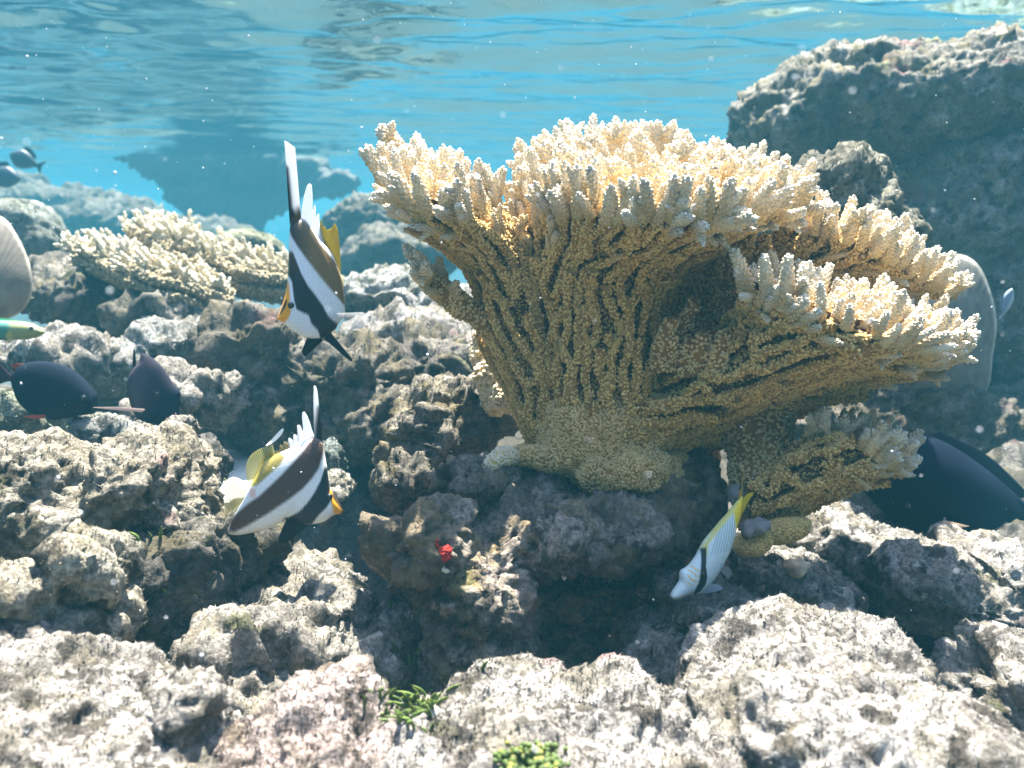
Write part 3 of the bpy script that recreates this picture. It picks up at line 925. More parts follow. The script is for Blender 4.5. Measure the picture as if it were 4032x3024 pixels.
def crust(mb, v, f, n, cor, rng, pale=0.0):
    pos, nn, _ = sample_surface(v, f, n, rng)
    cell = np.floor(pos / (cor * 1.25)).astype(int)
    _, k = np.unique(cell, axis=0, return_index=True)
    pos, nn = pos[k], nn[k]
    j = (0.85 + 0.3 * rng.random(len(pos)))[:, None]
    scatter(mb, CORALLITE, pos, unit(nn + UP * 0.25 + rng.normal(size=nn.shape) * 0.2), cor * (0.75 + 0.5 * rng.random(len(pos))),
            ((BROWN * 0.55 * (1 - pale) + TAN * 0.45 * (1 - pale) + GOLD * pale) * j, (TAN * (1 - pale) + CREAM * pale) * j), rng)

def add_fingers(parent, specs, seed, name="branchlets", protos=PROTO):
    """explicit branchlets: (px, py, d, tip px, tip py, tip d, scale, tipness)"""
    rng = np.random.default_rng(seed)
    pos = np.array([P(*s[:3]) for s in specs]); tip = np.array([P(*s[3:6]) for s in specs])
    L = np.linalg.norm(tip - pos, axis=1)
    mb = MB()
    th = np.array([s[6] for s in specs])
    sc = np.stack([th, th, L / 0.055], 1)
    place_fingers(mb, pos, unit(tip - pos), sc, rng, protos, np.array([s[7] for s in specs]))
    return mb.build(name, M_CORAL, parent, origin=np.array(parent.location) + (np.array(parent.parent.location) if parent.parent else 0))

coral = empty("branching_coral", P(2400, 1930, 1.22))
tag(coral, "large golden brown branching coral with cream tips, standing on the dark ledge in the middle", "coral")
# central crown
lobe(coral, [[(2150, 1790, 1.26), (2270, 1840, 1.18), (2400, 1850, 1.15), (2520, 1830, 1.17), (2630, 1740, 1.26)],
             [(2040, 1420, 1.28), (2220, 1430, 1.18), (2410, 1440, 1.15), (2550, 1420, 1.17), (2650, 1360, 1.26)],
             [(1990, 1080, 1.31), (2190, 1090, 1.17), (2400, 1110, 1.13), (2560, 1090, 1.15), (2690, 1040, 1.26)],
             [(2010, 900, 1.32), (2200, 930, 1.14), (2450, 960, 1.08), (2720, 930, 1.11), (2920, 910, 1.25)],
             [(2060, 770, 1.33), (2220, 820, 1.12), (2520, 860, 1.02), (2900, 850, 1.06), (3150, 820, 1.22)]],
     [(2080, 700, 1.40), (2200, 590, 1.50), (2500, 575, 1.54), (2850, 670, 1.50), (3120, 780, 1.34)], 101)
# left crown
lobe(coral, [[(2110, 1780, 1.27), (2180, 1800, 1.22), (2280, 1800, 1.22)],
             [(1945, 1390, 1.27), (2020, 1370, 1.20), (2150, 1330, 1.20)],
             [(1845, 1040, 1.25), (1940, 1030, 1.17), (2080, 990, 1.21)],
             [(1550, 760, 1.25), (1710, 845, 1.08), (1930, 830, 1.20)]],
     [(1510, 690, 1.30), (1640, 640, 1.40), (1890, 770, 1.34)], 102)
# rear right crown
lobe(coral, [[(2760, 1520, 1.37), (2860, 1500, 1.33), (2950, 1480, 1.37)],
             [(2880, 1220, 1.39), (3020, 1200, 1.34), (3180, 1180, 1.37)],
             [(3000, 1010, 1.40), (3260, 1040, 1.32), (3500, 1110, 1.37)],
             [(3050, 890, 1.40), (3370, 950, 1.28), (3740, 1160, 1.33)]],
     [(3170, 830, 1.46), (3450, 930, 1.45), (3750, 1120, 1.42)], 103, out_dir=np.array((0.35, 0, 0)), fscale=0.9, finger=0.027)
# right tongue
lobe(coral, [[(2640, 1850, 1.28), (2520, 1740, 1.18), (2560, 1600, 1.16), (2640, 1480, 1.21)],
             [(2950, 1660, 1.26), (2870, 1570, 1.13), (2830, 1460, 1.11), (2820, 1360, 1.17)],
             [(3350, 1500, 1.23), (3270, 1430, 1.08), (3150, 1340, 1.05), (2890, 1210, 1.14)],
             [(3740, 1420, 1.21), (3640, 1370, 1.06), (3350, 1300, 1.01), (2930, 1150, 1.09)]],
     [(3760, 1350, 1.24), (3740, 1300, 1.28), (3480, 1230, 1.26), (3010, 1130, 1.20)], 104, lean=1.1, fscale=0.86, finger=0.025, out_dir=np.array((0.45, 0, 0)))
# lower short tongue
lobe(coral, [[(2790, 1740, 1.30), (2850, 1690, 1.25), (2900, 1620, 1.26)],
             [(3140, 1610, 1.28), (3150, 1560, 1.24), (3150, 1500, 1.27)],
             [(3440, 1500, 1.28), (3430, 1470, 1.24), (3390, 1440, 1.28)]],
     [(3450, 1480, 1.36), (3430, 1440, 1.38), (3380, 1420, 1.35)], 105, lean=1.2, fscale=0.8, out_dir=np.array((0.5, 0, 0)))
# foot
def coral_foot():
    rng = np.random.default_rng(9)
    v, f = remesh([E(2370, 1700, 1.22, 240, 190, 0.08), E(2450, 1850, 1.19, 190, 100, 0.07), E(2210, 1800, 1.21, 130, 60, 0.05), E(2070, 1800, 1.20, 70, 38, 0.03), E(2600, 1870, 1.21, 110, 70, 0.05, -25),
                   E(2730, 1800, 1.34, 90, 110, 0.06, 20), E(2540, 1660, 1.22, 120, 160, 0.06)], 0.005)
    v = laplace(v, f, 8)
    n = vnormals(v, f)
    v = v + n * (0.006 * noise(v * 25, 3) + 0.006 * (1 - 2 * np.abs(noise(v * 38, 4))) + 0.003 * noise(v * 80, 2))[:, None]
    mb = MB()
    mb.add(v, f, BROWN * 0.9 + TAN * 0.1)
    crust(mb, v, f, 26000, 0.0019, rng, 0.12)
    o = mb.build("foot", M_CORAL, coral)
    mb2 = MB()
    v, f = remesh([E(1990, 1800, 1.175, 55, 40, 0.025), E(1930, 1830, 1.16, 35, 40, 0.02)], 0.004)
    v = laplace(v, f, 3); n = vnormals(v, f); v = v + n * (0.003 * noise(v * 70, 3))[:, None]
    mb2.add(v, f, np.array((0.62, 0.46, 0.12)))
    crust(mb2, v, f, 2200, 0.0018, rng, 0.6)
    mb2.build("knob", M_CORAL, coral)
coral_foot()
# little side branch on the left
def side_branch():
    rng = np.random.default_rng(12)
    mb = MB()
    stalk(mb, [P(2010, 1420, 1.24), P(1890, 1260, 1.22), P(1775, 1175, 1.20), P(1665, 1085, 1.20)], [0.013, 0.014, 0.016, 0.011], rng)
    o = mb.build("side_branch", M_CORAL, coral)
    add_fingers(o, [(1668, 1102, 1.2, 1590, 1017, 1.18, 1, 0.8), (1688, 1092, 1.2, 1618, 957, 1.2, 1.05, 0.9), (1708, 1122, 1.2, 1668, 982, 1.18, 1, 0.8), (1748, 1152, 1.21, 1733, 1017, 1.2, 0.95, 0.8),
                    (1668, 1102, 1.19, 1608, 1072, 1.15, 0.8, 0.7), (1768, 1172, 1.2, 1793, 1092, 1.18, 0.8, 0.5), (1718, 1162, 1.19, 1668, 1122, 1.15, 0.8, 0.4), (1808, 1222, 1.21, 1798, 1142, 1.18, 0.8, 0.3), (1678, 1112, 1.19, 1658, 1032, 1.15, 0.9, 0.8)], 13)
side_branch()
# upright stems in the gap between the crowns
def inner_stems():
    rng = np.random.default_rng(14)
    mb = MB()
    stalk(mb, [P(2660, 1450, 1.24), P(2720, 1250, 1.27), P(2800, 1080, 1.29), P(2900, 930, 1.30)], [0.03, 0.034, 0.030, 0.012], rng, sides=24)
    stalk(mb, [P(2790, 1430, 1.24), P(2830, 1250, 1.24), P(2870, 1080, 1.25), P(2960, 910, 1.27)], [0.022, 0.024, 0.020, 0.008], rng, sides=24)
    stalk(mb, [P(2960, 1250, 1.26), P(2985, 1080, 1.26), P(3010, 930, 1.28)], [0.020, 0.018, 0.008], rng, sides=24)
    stalk(mb, [P(2660, 1460, 1.17), P(2680, 1320, 1.16), P(2735, 1185, 1.14)], [0.014, 0.011, 0.006], rng)
    stalk(mb, [P(2620, 1440, 1.15), P(2620, 1340, 1.13), P(2650, 1260, 1.12)], [0.018, 0.014, 0.008], rng)
    stalk(mb, [P(2820, 1480, 1.12), P(2830, 1390, 1.11), P(2860, 1310, 1.10)], [0.014, 0.012, 0.006], rng)
    stalk(mb, [P(2760, 1460, 1.13), P(2755, 1380, 1.12), P(2770, 1320, 1.11)], [0.013, 0.012, 0.007], rng)
    stalk(mb, [P(2710, 1470, 1.14), P(2705, 1400, 1.13), P(2720, 1345, 1.12)], [0.012, 0.011, 0.006], rng)
    o = mb.build("inner_stems", M_CORAL, coral)
inner_stems()

# small coral standing on the slope to the right
coral2 = empty("branching_coral", P(2990, 2060, 1.17))
tag(coral2, "small brown branching coral with one tongue to the right, growing on the pale slope", "coral")
lobe(coral2, [[(3000, 2070, 1.22), (2960, 2040, 1.14), (2960, 1960, 1.12), (3000, 1880, 1.17)],
              [(3170, 1990, 1.21), (3120, 1950, 1.12), (3110, 1880, 1.10), (3110, 1800, 1.16)],
              [(3400, 1890, 1.20), (3340, 1850, 1.12), (3280, 1790, 1.10), (3180, 1740, 1.15)],
              [(3530, 1830, 1.20), (3470, 1800, 1.13), (3380, 1760, 1.11), (3200, 1720, 1.15)]],
     [(3540, 1800, 1.26), (3520, 1770, 1.29), (3400, 1720, 1.28), (3210, 1700, 1.24)], 111, lean=0.8, fscale=0.78, out_dir=np.array((0.4, 0, 0)))
def small_stem():
    rng = np.random.default_rng(15)
    mb = MB()
    stalk(mb, [P(3010, 2080, 1.19), P(3010, 1960, 1.18), P(3000, 1800, 1.20), P(2960, 1620, 1.24)], [0.032, 0.046, 0.044, 0.055], rng, sides=40, wob=0.006)
    mb.build("stem", M_CORAL, coral2)
small_stem()

# pale bleached tongues in the background
_pal = (BROWN, TAN, GOLD, CREAM)
BROWN, TAN, GOLD, CREAM = np.array((0.20, 0.15, 0.08)), np.array((0.42, 0.34, 0.20)), np.array((0.62, 0.52, 0.33)), np.array((0.80, 0.73, 0.56))
for lab, rows, rear, sd in (
    ("upper of two pale cream coral tongues in the left background", [[(1180, 1180, 2.5), (1150, 1140, 2.35), (1150, 1080, 2.4)], [(900, 1130, 2.5), (880, 1090, 2.3), (900, 1020, 2.35)], [(530, 930, 2.55), (520, 910, 2.45), (560, 890, 2.5)]],
     [(540, 900, 2.7), (700, 910, 2.75), (1130, 1060, 2.7)], 121),
    ("lower of two pale cream coral tongues in the left background", [[(940, 1260, 2.35), (920, 1230, 2.2), (920, 1160, 2.25)], [(640, 1180, 2.35), (620, 1140, 2.15), (640, 1080, 2.2)], [(310, 1030, 2.4), (300, 1005, 2.3), (330, 980, 2.35)]],
     [(330, 985, 2.5), (480, 990, 2.6), (900, 1150, 2.5)], 122)):
    rt = empty("branching_coral", P(*rows[0][1]))
    tag(rt, lab, "coral", "pale coral tongues in the left background")
    G, N = lobe(rt, [r for r in rows], rear, sd, spacing=0.03, cor=0.0042, protos=PROTO_FAR, rib_r=0.012, finger=0.042, fscale=0.5, lean=0.7, table=False, stub=0.25)
    # fingers standing along the whole upper edge
    rng = np.random.default_rng(sd)
    up = catmull([P(*rows[-1][-1]), P(*rows[1][-1]), P(*rows[0][-1])], 60)
    pos = (up[rng.integers(0, 60, 170)] + np.stack([rng.normal(size=170) * 0.02, rng.random(170) * 0.16 - 0.04, rng.normal(size=170) * 0.010], 1))
    mb = MB()
    place_fingers(mb, pos, unit(np.array((-0.5, -0.15, 0.9)) + rng.normal(size=(170, 3)) * 0.25), np.full(170, 0.58), rng, PROTO_FAR, np.ones(170))
    mb.build("branchlets", M_CORAL, rt)

def ES(px, py, rx, ry, rd, rot=0.0, ref=None):
    d = on_rock(*(ref or (px, py)))
    return E(px, py, d, rx, ry, rd, rot)

BROWN, TAN, GOLD, CREAM = _pal

def blob(name, label, cat, ells, vox, col, mat=M_CORAL, cor=0, amp=0.003, freq=60, seed=1, parent=None, ncor=0, pale=0.0, group=None):
    rng = np.random.default_rng(seed)
    v, f = remesh(ells, vox)
    v = laplace(v, f, 4); n = vnormals(v, f)
    v = v + n * (amp * noise(v * freq, seed) + amp * 0.5 * noise(v * freq * 2.3, seed + 4))[:, None]
    mb = MB()
    mb.add(v, f, np.array(col) * (1 + 0.2 * noise(v * freq * 1.5, seed + 8))[:, None])
    if cor: crust(mb, v, f, ncor, cor, rng, pale)
    o = mb.build(name, mat, parent)
    if label: tag(o, label, cat, group)
    return o

blob("coral_lobe", "flat yellowish coral lobe with pale rim at the foot of the small right coral", "coral", [E(3080, 2090, 1.10, 110, 45, 0.03, -12), E(2960, 2140, 1.08, 75, 45, 0.03, -15), E(3150, 2070, 1.11, 40, 30, 0.02, -20)], 0.003, (0.40, 0.28, 0.09), amp=0.0015, seed=3, cor=0.0014, ncor=5000)
blob("sponge", "grey lilac sponge lump on the coral lobe below the butterflyfish's tail", "sponge", [E(2985, 2070, 1.06, 52, 30, 0.02, -8), E(2940, 2085, 1.06, 25, 35, 0.018)], 0.003, (0.24, 0.215, 0.20), mat=M_CORAL, freq=110, amp=0.0030, seed=4)
blob("sponge", "grey lilac sponge lump behind the butterflyfish's dorsal thread", "sponge", [E(2900, 1945, 1.14, 38, 42, 0.018)], 0.003, (0.24, 0.215, 0.20), mat=M_CORAL, freq=110, amp=0.0030, seed=5)
blob("coral_nub", "tiny pale knuckled coral nub on the slope under the small right coral", "coral", [ES(3130, 2240, 45, 35, 0.02), ES(3115, 2212, 14, 20, 0.007, -30, (3130, 2240)), ES(3150, 2205, 13, 18, 0.007, 0, (3130, 2240)), ES(3180, 2225, 13, 18, 0.007, 30, (3130, 2240))], 0.0025, (0.85, 0.68, 0.50), amp=0.001, seed=6)
blob("coral_lump", "pale knobbly cauliflower coral lump tucked behind the main coral's left side", "coral", [E(1940, 1480, 1.42, 70, 75, 0.04), E(1990, 1560, 1.40, 60, 60, 0.035), E(1900, 1400, 1.44, 40, 60, 0.03), E(1900, 1330, 1.45, 35, 45, 0.03), E(1960, 1590, 1.42, 60, 40, 0.03)], 0.005, (0.55, 0.42, 0.22), amp=0.006, freq=50, seed=7, cor=0.0042, ncor=2600, pale=0.5)
blob("red_sponge", "bright red sponge crust in a crevice of the dark ledge", "sponge", [ES(1752, 2180, 26, 32, 0.008), ES(1720, 2140, 10, 18, 0.005), ES(1765, 2165, 14, 18, 0.007)], 0.0014, (0.42, 0.02, 0.010), mat=M_CORAL, amp=0.0028, freq=260, seed=8)
blob("shell_fragment", "white shell fragment just below the red sponge", "shell", [ES(1748, 2245, 20, 14, 0.006, 20), ES(1735, 2222, 10, 10, 0.005, ref=(1748, 2245))], 0.0018, (0.85, 0.80, 0.6), mat=M_PLAIN, amp=0.002, freq=150, seed=9)

# upright plate corals
def disc(label, outline, d, tilt, seed, thick=0.012):
    rng = np.random.default_rng(seed)
    pts = catmull([(x, y, 0) for x, y in outline], 120)[:, :2]
    cx = pts.mean(0)
    rings = np.linspace(0.02, 1, 30)
    fr = []
    for r in rings:
        q = cx + (pts - cx) * r
        fr.append(np.array([P(x, y, d + tilt * (x - cx[0]) / F * d + 0.05 * r * r) for x, y in q]))
    fr = np.stack(fr)
    edge = np.sqrt(np.clip(1 - rings ** 6, 0, 1))[:, None, None]
    n = unit(np.array((0, 0, CAM_Z)) - P(cx[0], cx[1], d))
    th = np.arctan2(pts[:, 1] - cx[1], pts[:, 0] - cx[0])
    rip = 0.0007 * np.sin(th * 58 + 2 * np.sin(3 * th))[None, :, None] * rings[:, None, None]
    A = fr + n * (thick / 2 * edge + rip); B = fr - n * (thick / 2 * edge - rip)
    f = grid_faces(30, 120, True)
    v = np.vstack([A.reshape(-1, 3), B.reshape(-1, 3)])
    if (vnormals(A.reshape(-1, 3), f) @ n).sum() < 0: f = f[:, ::-1]
    rim = sstep(0.92, 0.985, rings)
    upper = sstep(0.9, -0.5, (pts[:, 1] - cx[1]) / np.abs(pts[:, 1] - cx[1]).max())[None, :, None] * (0.6 + 0.5 * noise(np.stack([th * 4, th * 0, th * 0 + seed], 1), 3))[None, :, None]
    rim = rim[:, None, None] * np.clip(upper, 0, 1)
    c = np.array((0.20, 0.17, 0.135)) * (1 - rim) + np.array((0.97, 0.88, 0.70)) * rim  # pale rim raised towards white, backlight through the plate put into its colour
    c = c * (1 + 0.35 * noise(fr.reshape(-1, 3) * 40, seed)).reshape(30, 120, 1)
    c = c * (1 + 0.05 * np.sin(th * 58 + 2 * np.sin(3 * th))[None, :, None])
    c = np.vstack([c.reshape(-1, 3)] * 2)
    o = mesh_obj("plate_coral", v, np.vstack([f, f[:, ::-1] + 3600]), c, M_CORAL)
    tag(o, label, "coral")
disc("upright smooth grey plate coral with pale rim behind the main coral's right tongue", [(3640, 1050), (3760, 1000), (3850, 1040), (3905, 1160), (3925, 1280), (3910, 1400), (3890, 1530), (3800, 1640), (3680, 1640), (3560, 1500), (3560, 1200)], 2.03, 0.2, 51)
disc("big hazy plate coral with pale rim cut by the left edge", [(-150, 830), (0, 850), (70, 930), (120, 1050), (125, 1160), (80, 1230), (10, 1275), (-60, 1400), (-170, 1420), (-230, 1250), (-280, 1050)], 1.95, 0.3, 52)

# distant table coral
def table_coral():
    rt = empty("table_coral", P(870, 1000, 10.5))
    tag(rt, "big hazy blue table coral silhouette far behind on the left", "coral")
    def piece(nm, ells, seed, amp):
        v, f = remesh(ells, 0.05)
        v = laplace(v, f, 3); n = vnormals(v, f)
        v = v + n * (amp * noise(v * 3.2, seed) + amp * noise(v * 7, seed + 1) + amp * 1.6 * noise(v * 10, seed + 2) + amp * 0.8 * noise(v * 22, seed + 6))[:, None]
        return mesh_obj(nm, v, f, np.full((len(v), 3), 1.0) * np.array((0.09, 0.08, 0.065)) * (1 + 0.3 * noise(v * 9, 3))[:, None], M_CORAL, rt)
    piece("table_top", [E(470, 580, 10.5, 130, 42, 0.35, 24), E(640, 650, 10.5, 190, 62, 0.45, 20), E(800, 660, 10.5, 240, 85, 0.5), E(1000, 665, 10.5, 240, 90, 0.6), E(1170, 675, 10.3, 130, 62, 0.4), E(1300, 725, 10.3, 120, 42, 0.3, -6), E(660, 585, 10.6, 90, 36, 0.25), E(590, 600, 10.6, 60, 40, 0.25)], 61, 0.040)
    piece("stalk", [E(880, 790, 10.5, 210, 110, 0.4, 10), E(870, 900, 10.5, 150, 150, 0.35), E(1090, 770, 10.5, 130, 60, 0.3, -25), E(760, 770, 10.5, 120, 60, 0.3, 30), E(850, 1020, 10.5, 260, 110, 0.6)], 62, 0.045)
table_coral()

# ------------------------------------------------------------------ fish
def inside(poly_, p):
    poly_ = np.asarray(poly_, float); x, y = p[:, 0], p[:, 1]
    r = np.zeros(len(p), bool); j = len(poly_) - 1
    dmin = np.full(len(p), 1e9)
    for i in range(len(poly_)):
        a, b = poly_[i], poly_[j]
        c = ((a[1] > y) != (b[1] > y)) & (x < (b[0] - a[0]) * (y - a[1]) / (b[1] - a[1] + 1e-12) + a[0])
        r ^= c
        ab = b - a; t = np.clip(((p - a) @ ab) / (ab @ ab + 1e-9), 0, 1)
        dmin = np.minimum(dmin, np.linalg.norm(p - a - t[:, None] * ab, axis=1))
        j = i
    return np.where(r, dmin, -dmin)

def paint(p, base, layers):
    c = np.tile(np.array(base, float), (len(p), 1))
    for pl, col, soft in layers:
        d = inside(pl, p)
        k = sstep(-soft, soft, d)[:, None]
        cc = col(p) if callable(col) else np.array(col)
        c = c * (1 - k) + cc * k
    return c

class Fish:
    """a fish drawn in its own side view (pixels of a detail), standing in the scene at depth d, turned by yaw about the vertical"""
    def __init__(self, label, conv, d, yaw, centre, group=None, cat="fish", name="fish"):
        self.conv, self.d, self.yaw, self.cx = conv, d, yaw, centre
        pc = conv(*centre)
        self.o = P(pc[0], pc[1], d)
        self.root = empty(name, self.o)
        tag(self.root, label, cat, group)
        self.s = abs(conv(1, 0)[0] - conv(0, 0)[0]) * d / F          # metres per drawing unit
    def pt(self, x, y, z):
        """drawing coords + sideways thickness z (m, towards camera)"""
        dx = (np.asarray(x) - self.cx[0]) * self.s; dy = -(np.asarray(y) - self.cx[1]) * self.s
        cyw, syw = math.cos(self.yaw), math.sin(self.yaw)
        fwd = AX * cyw + AF * syw
        sid = -AF * cyw + AX * syw
        return self.o + (dx / max(cyw, 0.2))[..., None] * fwd + dy[..., None] * AU + np.asarray(z)[..., None] * sid
    def body(self, up, lo, thick, base, layers, n=110, m=33, wprof=None, name="body", mat=None):
        U = catmull([(a, b, 0) for a, b in up], n)[:, :2]; Lw = catmull([(a, b, 0) for a, b in lo], n)[:, :2]
        s = np.linspace(-1, 1, m)
        g = (U[:, None] + Lw[:, None]) / 2 + (U - Lw)[:, None] / 2 * s[None, :, None]
        x = np.linspace(0, 1, n)
        wp = wprof(x) if wprof else np.sqrt(np.clip(np.sin(np.pi * np.clip(x, 0.0, 1) ** 0.72), 0, 1)) * 0.9 + 0.1 * (1 - x)
        z = thick * wp[:, None] * np.sqrt(np.clip(1 - s[None, :] ** 2, 0, 1)) ** 0.9
        z[0] *= 0.3; z[-1] *= 0.6
        p2 = g.reshape(-1, 2)
        col = paint(p2, base, layers)
        A = self.pt(g[..., 0], g[..., 1], z).reshape(-1, 3); B = self.pt(g[..., 0], g[..., 1], -z).reshape(-1, 3)
        f = grid_faces(n, m)
        tow = unit(np.array((0, 0, CAM_Z)) - self.o)
        if (vnormals(A, f) @ tow).sum() < 0: f = f[:, ::-1]
        # weld the two halves along back, belly, snout and tail
        idx = np.arange(n * m).reshape(n, m)
        mapB = idx.copy() + n * m
        mapB[:, 0] = idx[:, 0]; mapB[:, -1] = idx[:, -1]; mapB[0] = idx[0]; mapB[-1] = idx[-1]
        mb_ = mapB.ravel()
        used = np.unique(np.concatenate([np.arange(n * m), mb_]))
        v = np.vstack([A, B])[used]; remap = np.full(2 * n * m, -1); remap[used] = np.arange(len(used))
        v[remap[idx[0]]] = v[remap[idx[0]]].mean(0) * 0.0 + v[remap[idx[0]]]
        ff = np.vstack([f, mb_[f][:, ::-1]]); ff = remap[ff]
        c = np.vstack([col, col])[used]
        return mesh_obj(name, v, ff, c, mat or M_FISH, self.root, origin=self.o)
    def fin(self, a, b, base, layers, name="fin", thick=0.0012, mat=None, n=70, m=14, z0=0.0, flare=0.0, rays=0.0, raw=False):
        """a fin ruled between its base line a and its outer edge b"""
        rs = poly if raw else (lambda q, k: catmull(np.hstack([q, np.zeros((len(q), 1))]), k)[:, :2])
        Aq = rs(np.array(a, float), n); Bq = rs(np.array(b, float), n)
        t = np.linspace(0, 1, m)
        g = Aq[:, None] * (1 - t)[None, :, None] + Bq[:, None] * t[None, :, None]
        k = np.sin(np.linspace(0, np.pi, n))[:, None] ** 0.3
        z = thick * (1.1 - t[None, :]) * k
        zc = z0 + flare * t[None, :] ** 1.5 + rays * 0.0005 * np.sin(np.linspace(0, n * 1.6, n))[:, None] * (0.3 + t[None, :])
        col = paint(g.reshape(-1, 2), base, layers)
        if rays: col = col * (1 - 0.30 * rays * (0.5 + 0.5 * np.sin(np.linspace(0, n * 1.6, n)))[:, None, None] * np.ones((1, m, 1))).reshape(-1, 1)
        A = self.pt(g[..., 0], g[..., 1], zc + z).reshape(-1, 3); B = self.pt(g[..., 0], g[..., 1], zc - z).reshape(-1, 3)
        f = grid_faces(n, m)
        tow = unit(np.array((0, 0, CAM_Z)) - self.o)
        if (vnormals(A, f) @ tow).sum() < 0: f = f[:, ::-1]
        return mesh_obj(name, np.vstack([A, B]), np.vstack([f, f[:, ::-1] + n * m]), np.vstack([col, col]), mat or M_FIN, self.root, origin=self.o)
    def eye(self, x, y, r, z):
        for sgn in (1, -1):
            c = self.pt(np.array(x), np.array(y), np.array(z * sgn))
            bm = bmesh.new(); bmesh.ops.create_uvsphere(bm, u_segments=20, v_segments=14, radius=r)
            me = bpy.data.meshes.new("eye"); bm.to_mesh(me); bm.free()
            for q in me.polygons: q.use_smooth = True
            me.materials.append(M_EYE)
            o = bpy.data.objects.new("eye", me); COL.objects.link(o); o.parent = self.root; o.location = Vector(c - self.o)

def crop(x0, y0, k):
    return lambda x, y: (x0 + x / k, y0 + y / k)

WHITE = (0.80, 0.82, 0.84)
# --- bannerfish standing head down
c4 = crop(1050, 500, 1.7475)
f1 = Fish("bannerfish hanging head down left of the main coral with its banner fin straight up", c4, 1.14, math.radians(22), (320, 1050), "black and white bannerfish")
f1.body([(95, 1330), (112, 1275), (138, 1195), (157, 1100), (164, 990), (167, 870), (170, 770), (178, 690), (215, 645), (265, 640), (310, 690), (350, 760), (390, 800), (430, 850), (465, 930), (490, 1000), (505, 1050)],
        [(95, 1330), (130, 1348), (180, 1398), (230, 1430), (280, 1455), (340, 1460), (390, 1450), (430, 1412), (465, 1385), (475, 1360), (500, 1320), (522, 1280), (521, 1220), (515, 1150), (510, 1100), (505, 1050)],
        0.015, WHITE, [
        ([(165, 700), (200, 635), (265, 640), (300, 700), (350, 800), (400, 860), (450, 920), (480, 980), (505, 1060), (518, 1150), (520, 1230), (490, 1200), (430, 1130), (370, 1060), (310, 980), (260, 910), (215, 840), (180, 770)],
         lambda p: np.array((0.022, 0.013, 0.008)) + np.clip((p[:, 0:1] - 190) / 120, 0, 1) * np.array((0.17, 0.105, 0.034)), 7),
        ([(150, 860), (185, 870), (205, 930), (235, 1020), (275, 1100), (320, 1160), (370, 1230), (400, 1290), (440, 1330), (490, 1355), (475, 1400), (430, 1430), (390, 1470), (365, 1460), (340, 1400), (300, 1360), (280, 1300), (240, 1285), (205, 1265), (190, 1200), (180, 1080), (150, 1000)],
         lambda p: np.array((0.006, 0.006, 0.008)) + np.clip((1080 - p[:, 1:2]) / 160, 0, 1) * np.array((0.055, 0.016, 0.008)), 4),
        ([(150, 1060), (164, 1080), (168, 1180), (166, 1240), (172, 1285), (160, 1320), (140, 1350), (80, 1350), (105, 1285), (125, 1220)], (0.85, 0.36, 0.012), 7),
        ([(98, 1322), (112, 1302), (140, 1255), (152, 1205), (143, 1195), (118, 1262)], (0.03, 0.018, 0.008), 3)])
f1.fin([(174, 692), (190, 668), (215, 648), (245, 636)], [(140, 113), (160, 122), (186, 140), (207, 156)], (0.92, 0.93, 0.95),
       [([(145, 275), (164, 300), (176, 420), (188, 560), (225, 650), (160, 700), (150, 450)], (0.012, 0.010, 0.010), 14), ([(225, 560), (260, 600), (250, 660), (160, 700)], (0.12, 0.075, 0.03), 25)], "banner_fin", 0.0022, n=40, m=50)
f1.fin([(242, 640), (270, 655), (300, 690), (330, 735), (360, 775), (400, 815)],
       [(248, 570), (262, 480), (280, 410), (296, 388), (311, 400), (316, 470), (316, 560), (322, 575), (324, 545), (331, 533), (336, 560), (337, 630), (346, 600), (357, 590), (360, 640), (363, 680), (372, 700), (400, 800)], (0.86, 0.88, 0.90), [], "spiny_fin", 0.0016, n=120, raw=True)
f1.fin([(352, 760), (390, 800), (430, 850), (465, 930), (495, 1010)], [(365, 650), (374, 625), (383, 685), (394, 675), (406, 705), (440, 684), (456, 650), (476, 690), (488, 800), (492, 870), (497, 965)], (0.62, 0.50, 0.06),
       [([(340, 760), (400, 780), (460, 900), (490, 1000), (470, 960)], (0.35, 0.25, 0.05), 14)], "soft_fin", 0.0010, M_FIN, n=110, raw=True, rays=0.8)
f1.fin([(372, 1455), (340, 1458), (300, 1458), (282, 1452)], [(385, 1466), (330, 1520), (272, 1578), (246, 1545), ], (0.008, 0.008, 0.010), [], "pelvic_fin", 0.0016, n=40)
f1.fin([(382, 1455), (395, 1440), (412, 1425), (424, 1412)], [(540, 1600), (560, 1612), (566, 1600), (548, 1572)], (0.008, 0.008, 0.010), [], "pelvic_fin", 0.0016, n=40, z0=0.006)
f1.fin([(425, 1310), (430, 1295), (432, 1282)], [(545, 1410), (620, 1370), (655, 1310), (600, 1280)], (0.7, 0.72, 0.74), [], "pectoral_fin", 0.0006, M_FIN_GLASS, n=60, flare=0.02, rays=1.0, z0=0.016)
f1.fin([(505, 1040), (510, 1070), (512, 1105)], [(500, 900), (540, 980), (545, 1100), (520, 1190)], (0.7, 0.62, 0.2), [], "tail_fin", 0.001, M_FIN_CLEAR, n=60, rays=1.0, flare=-0.05)
f1.eye(172, 1238, 0.0042, 0.0125)
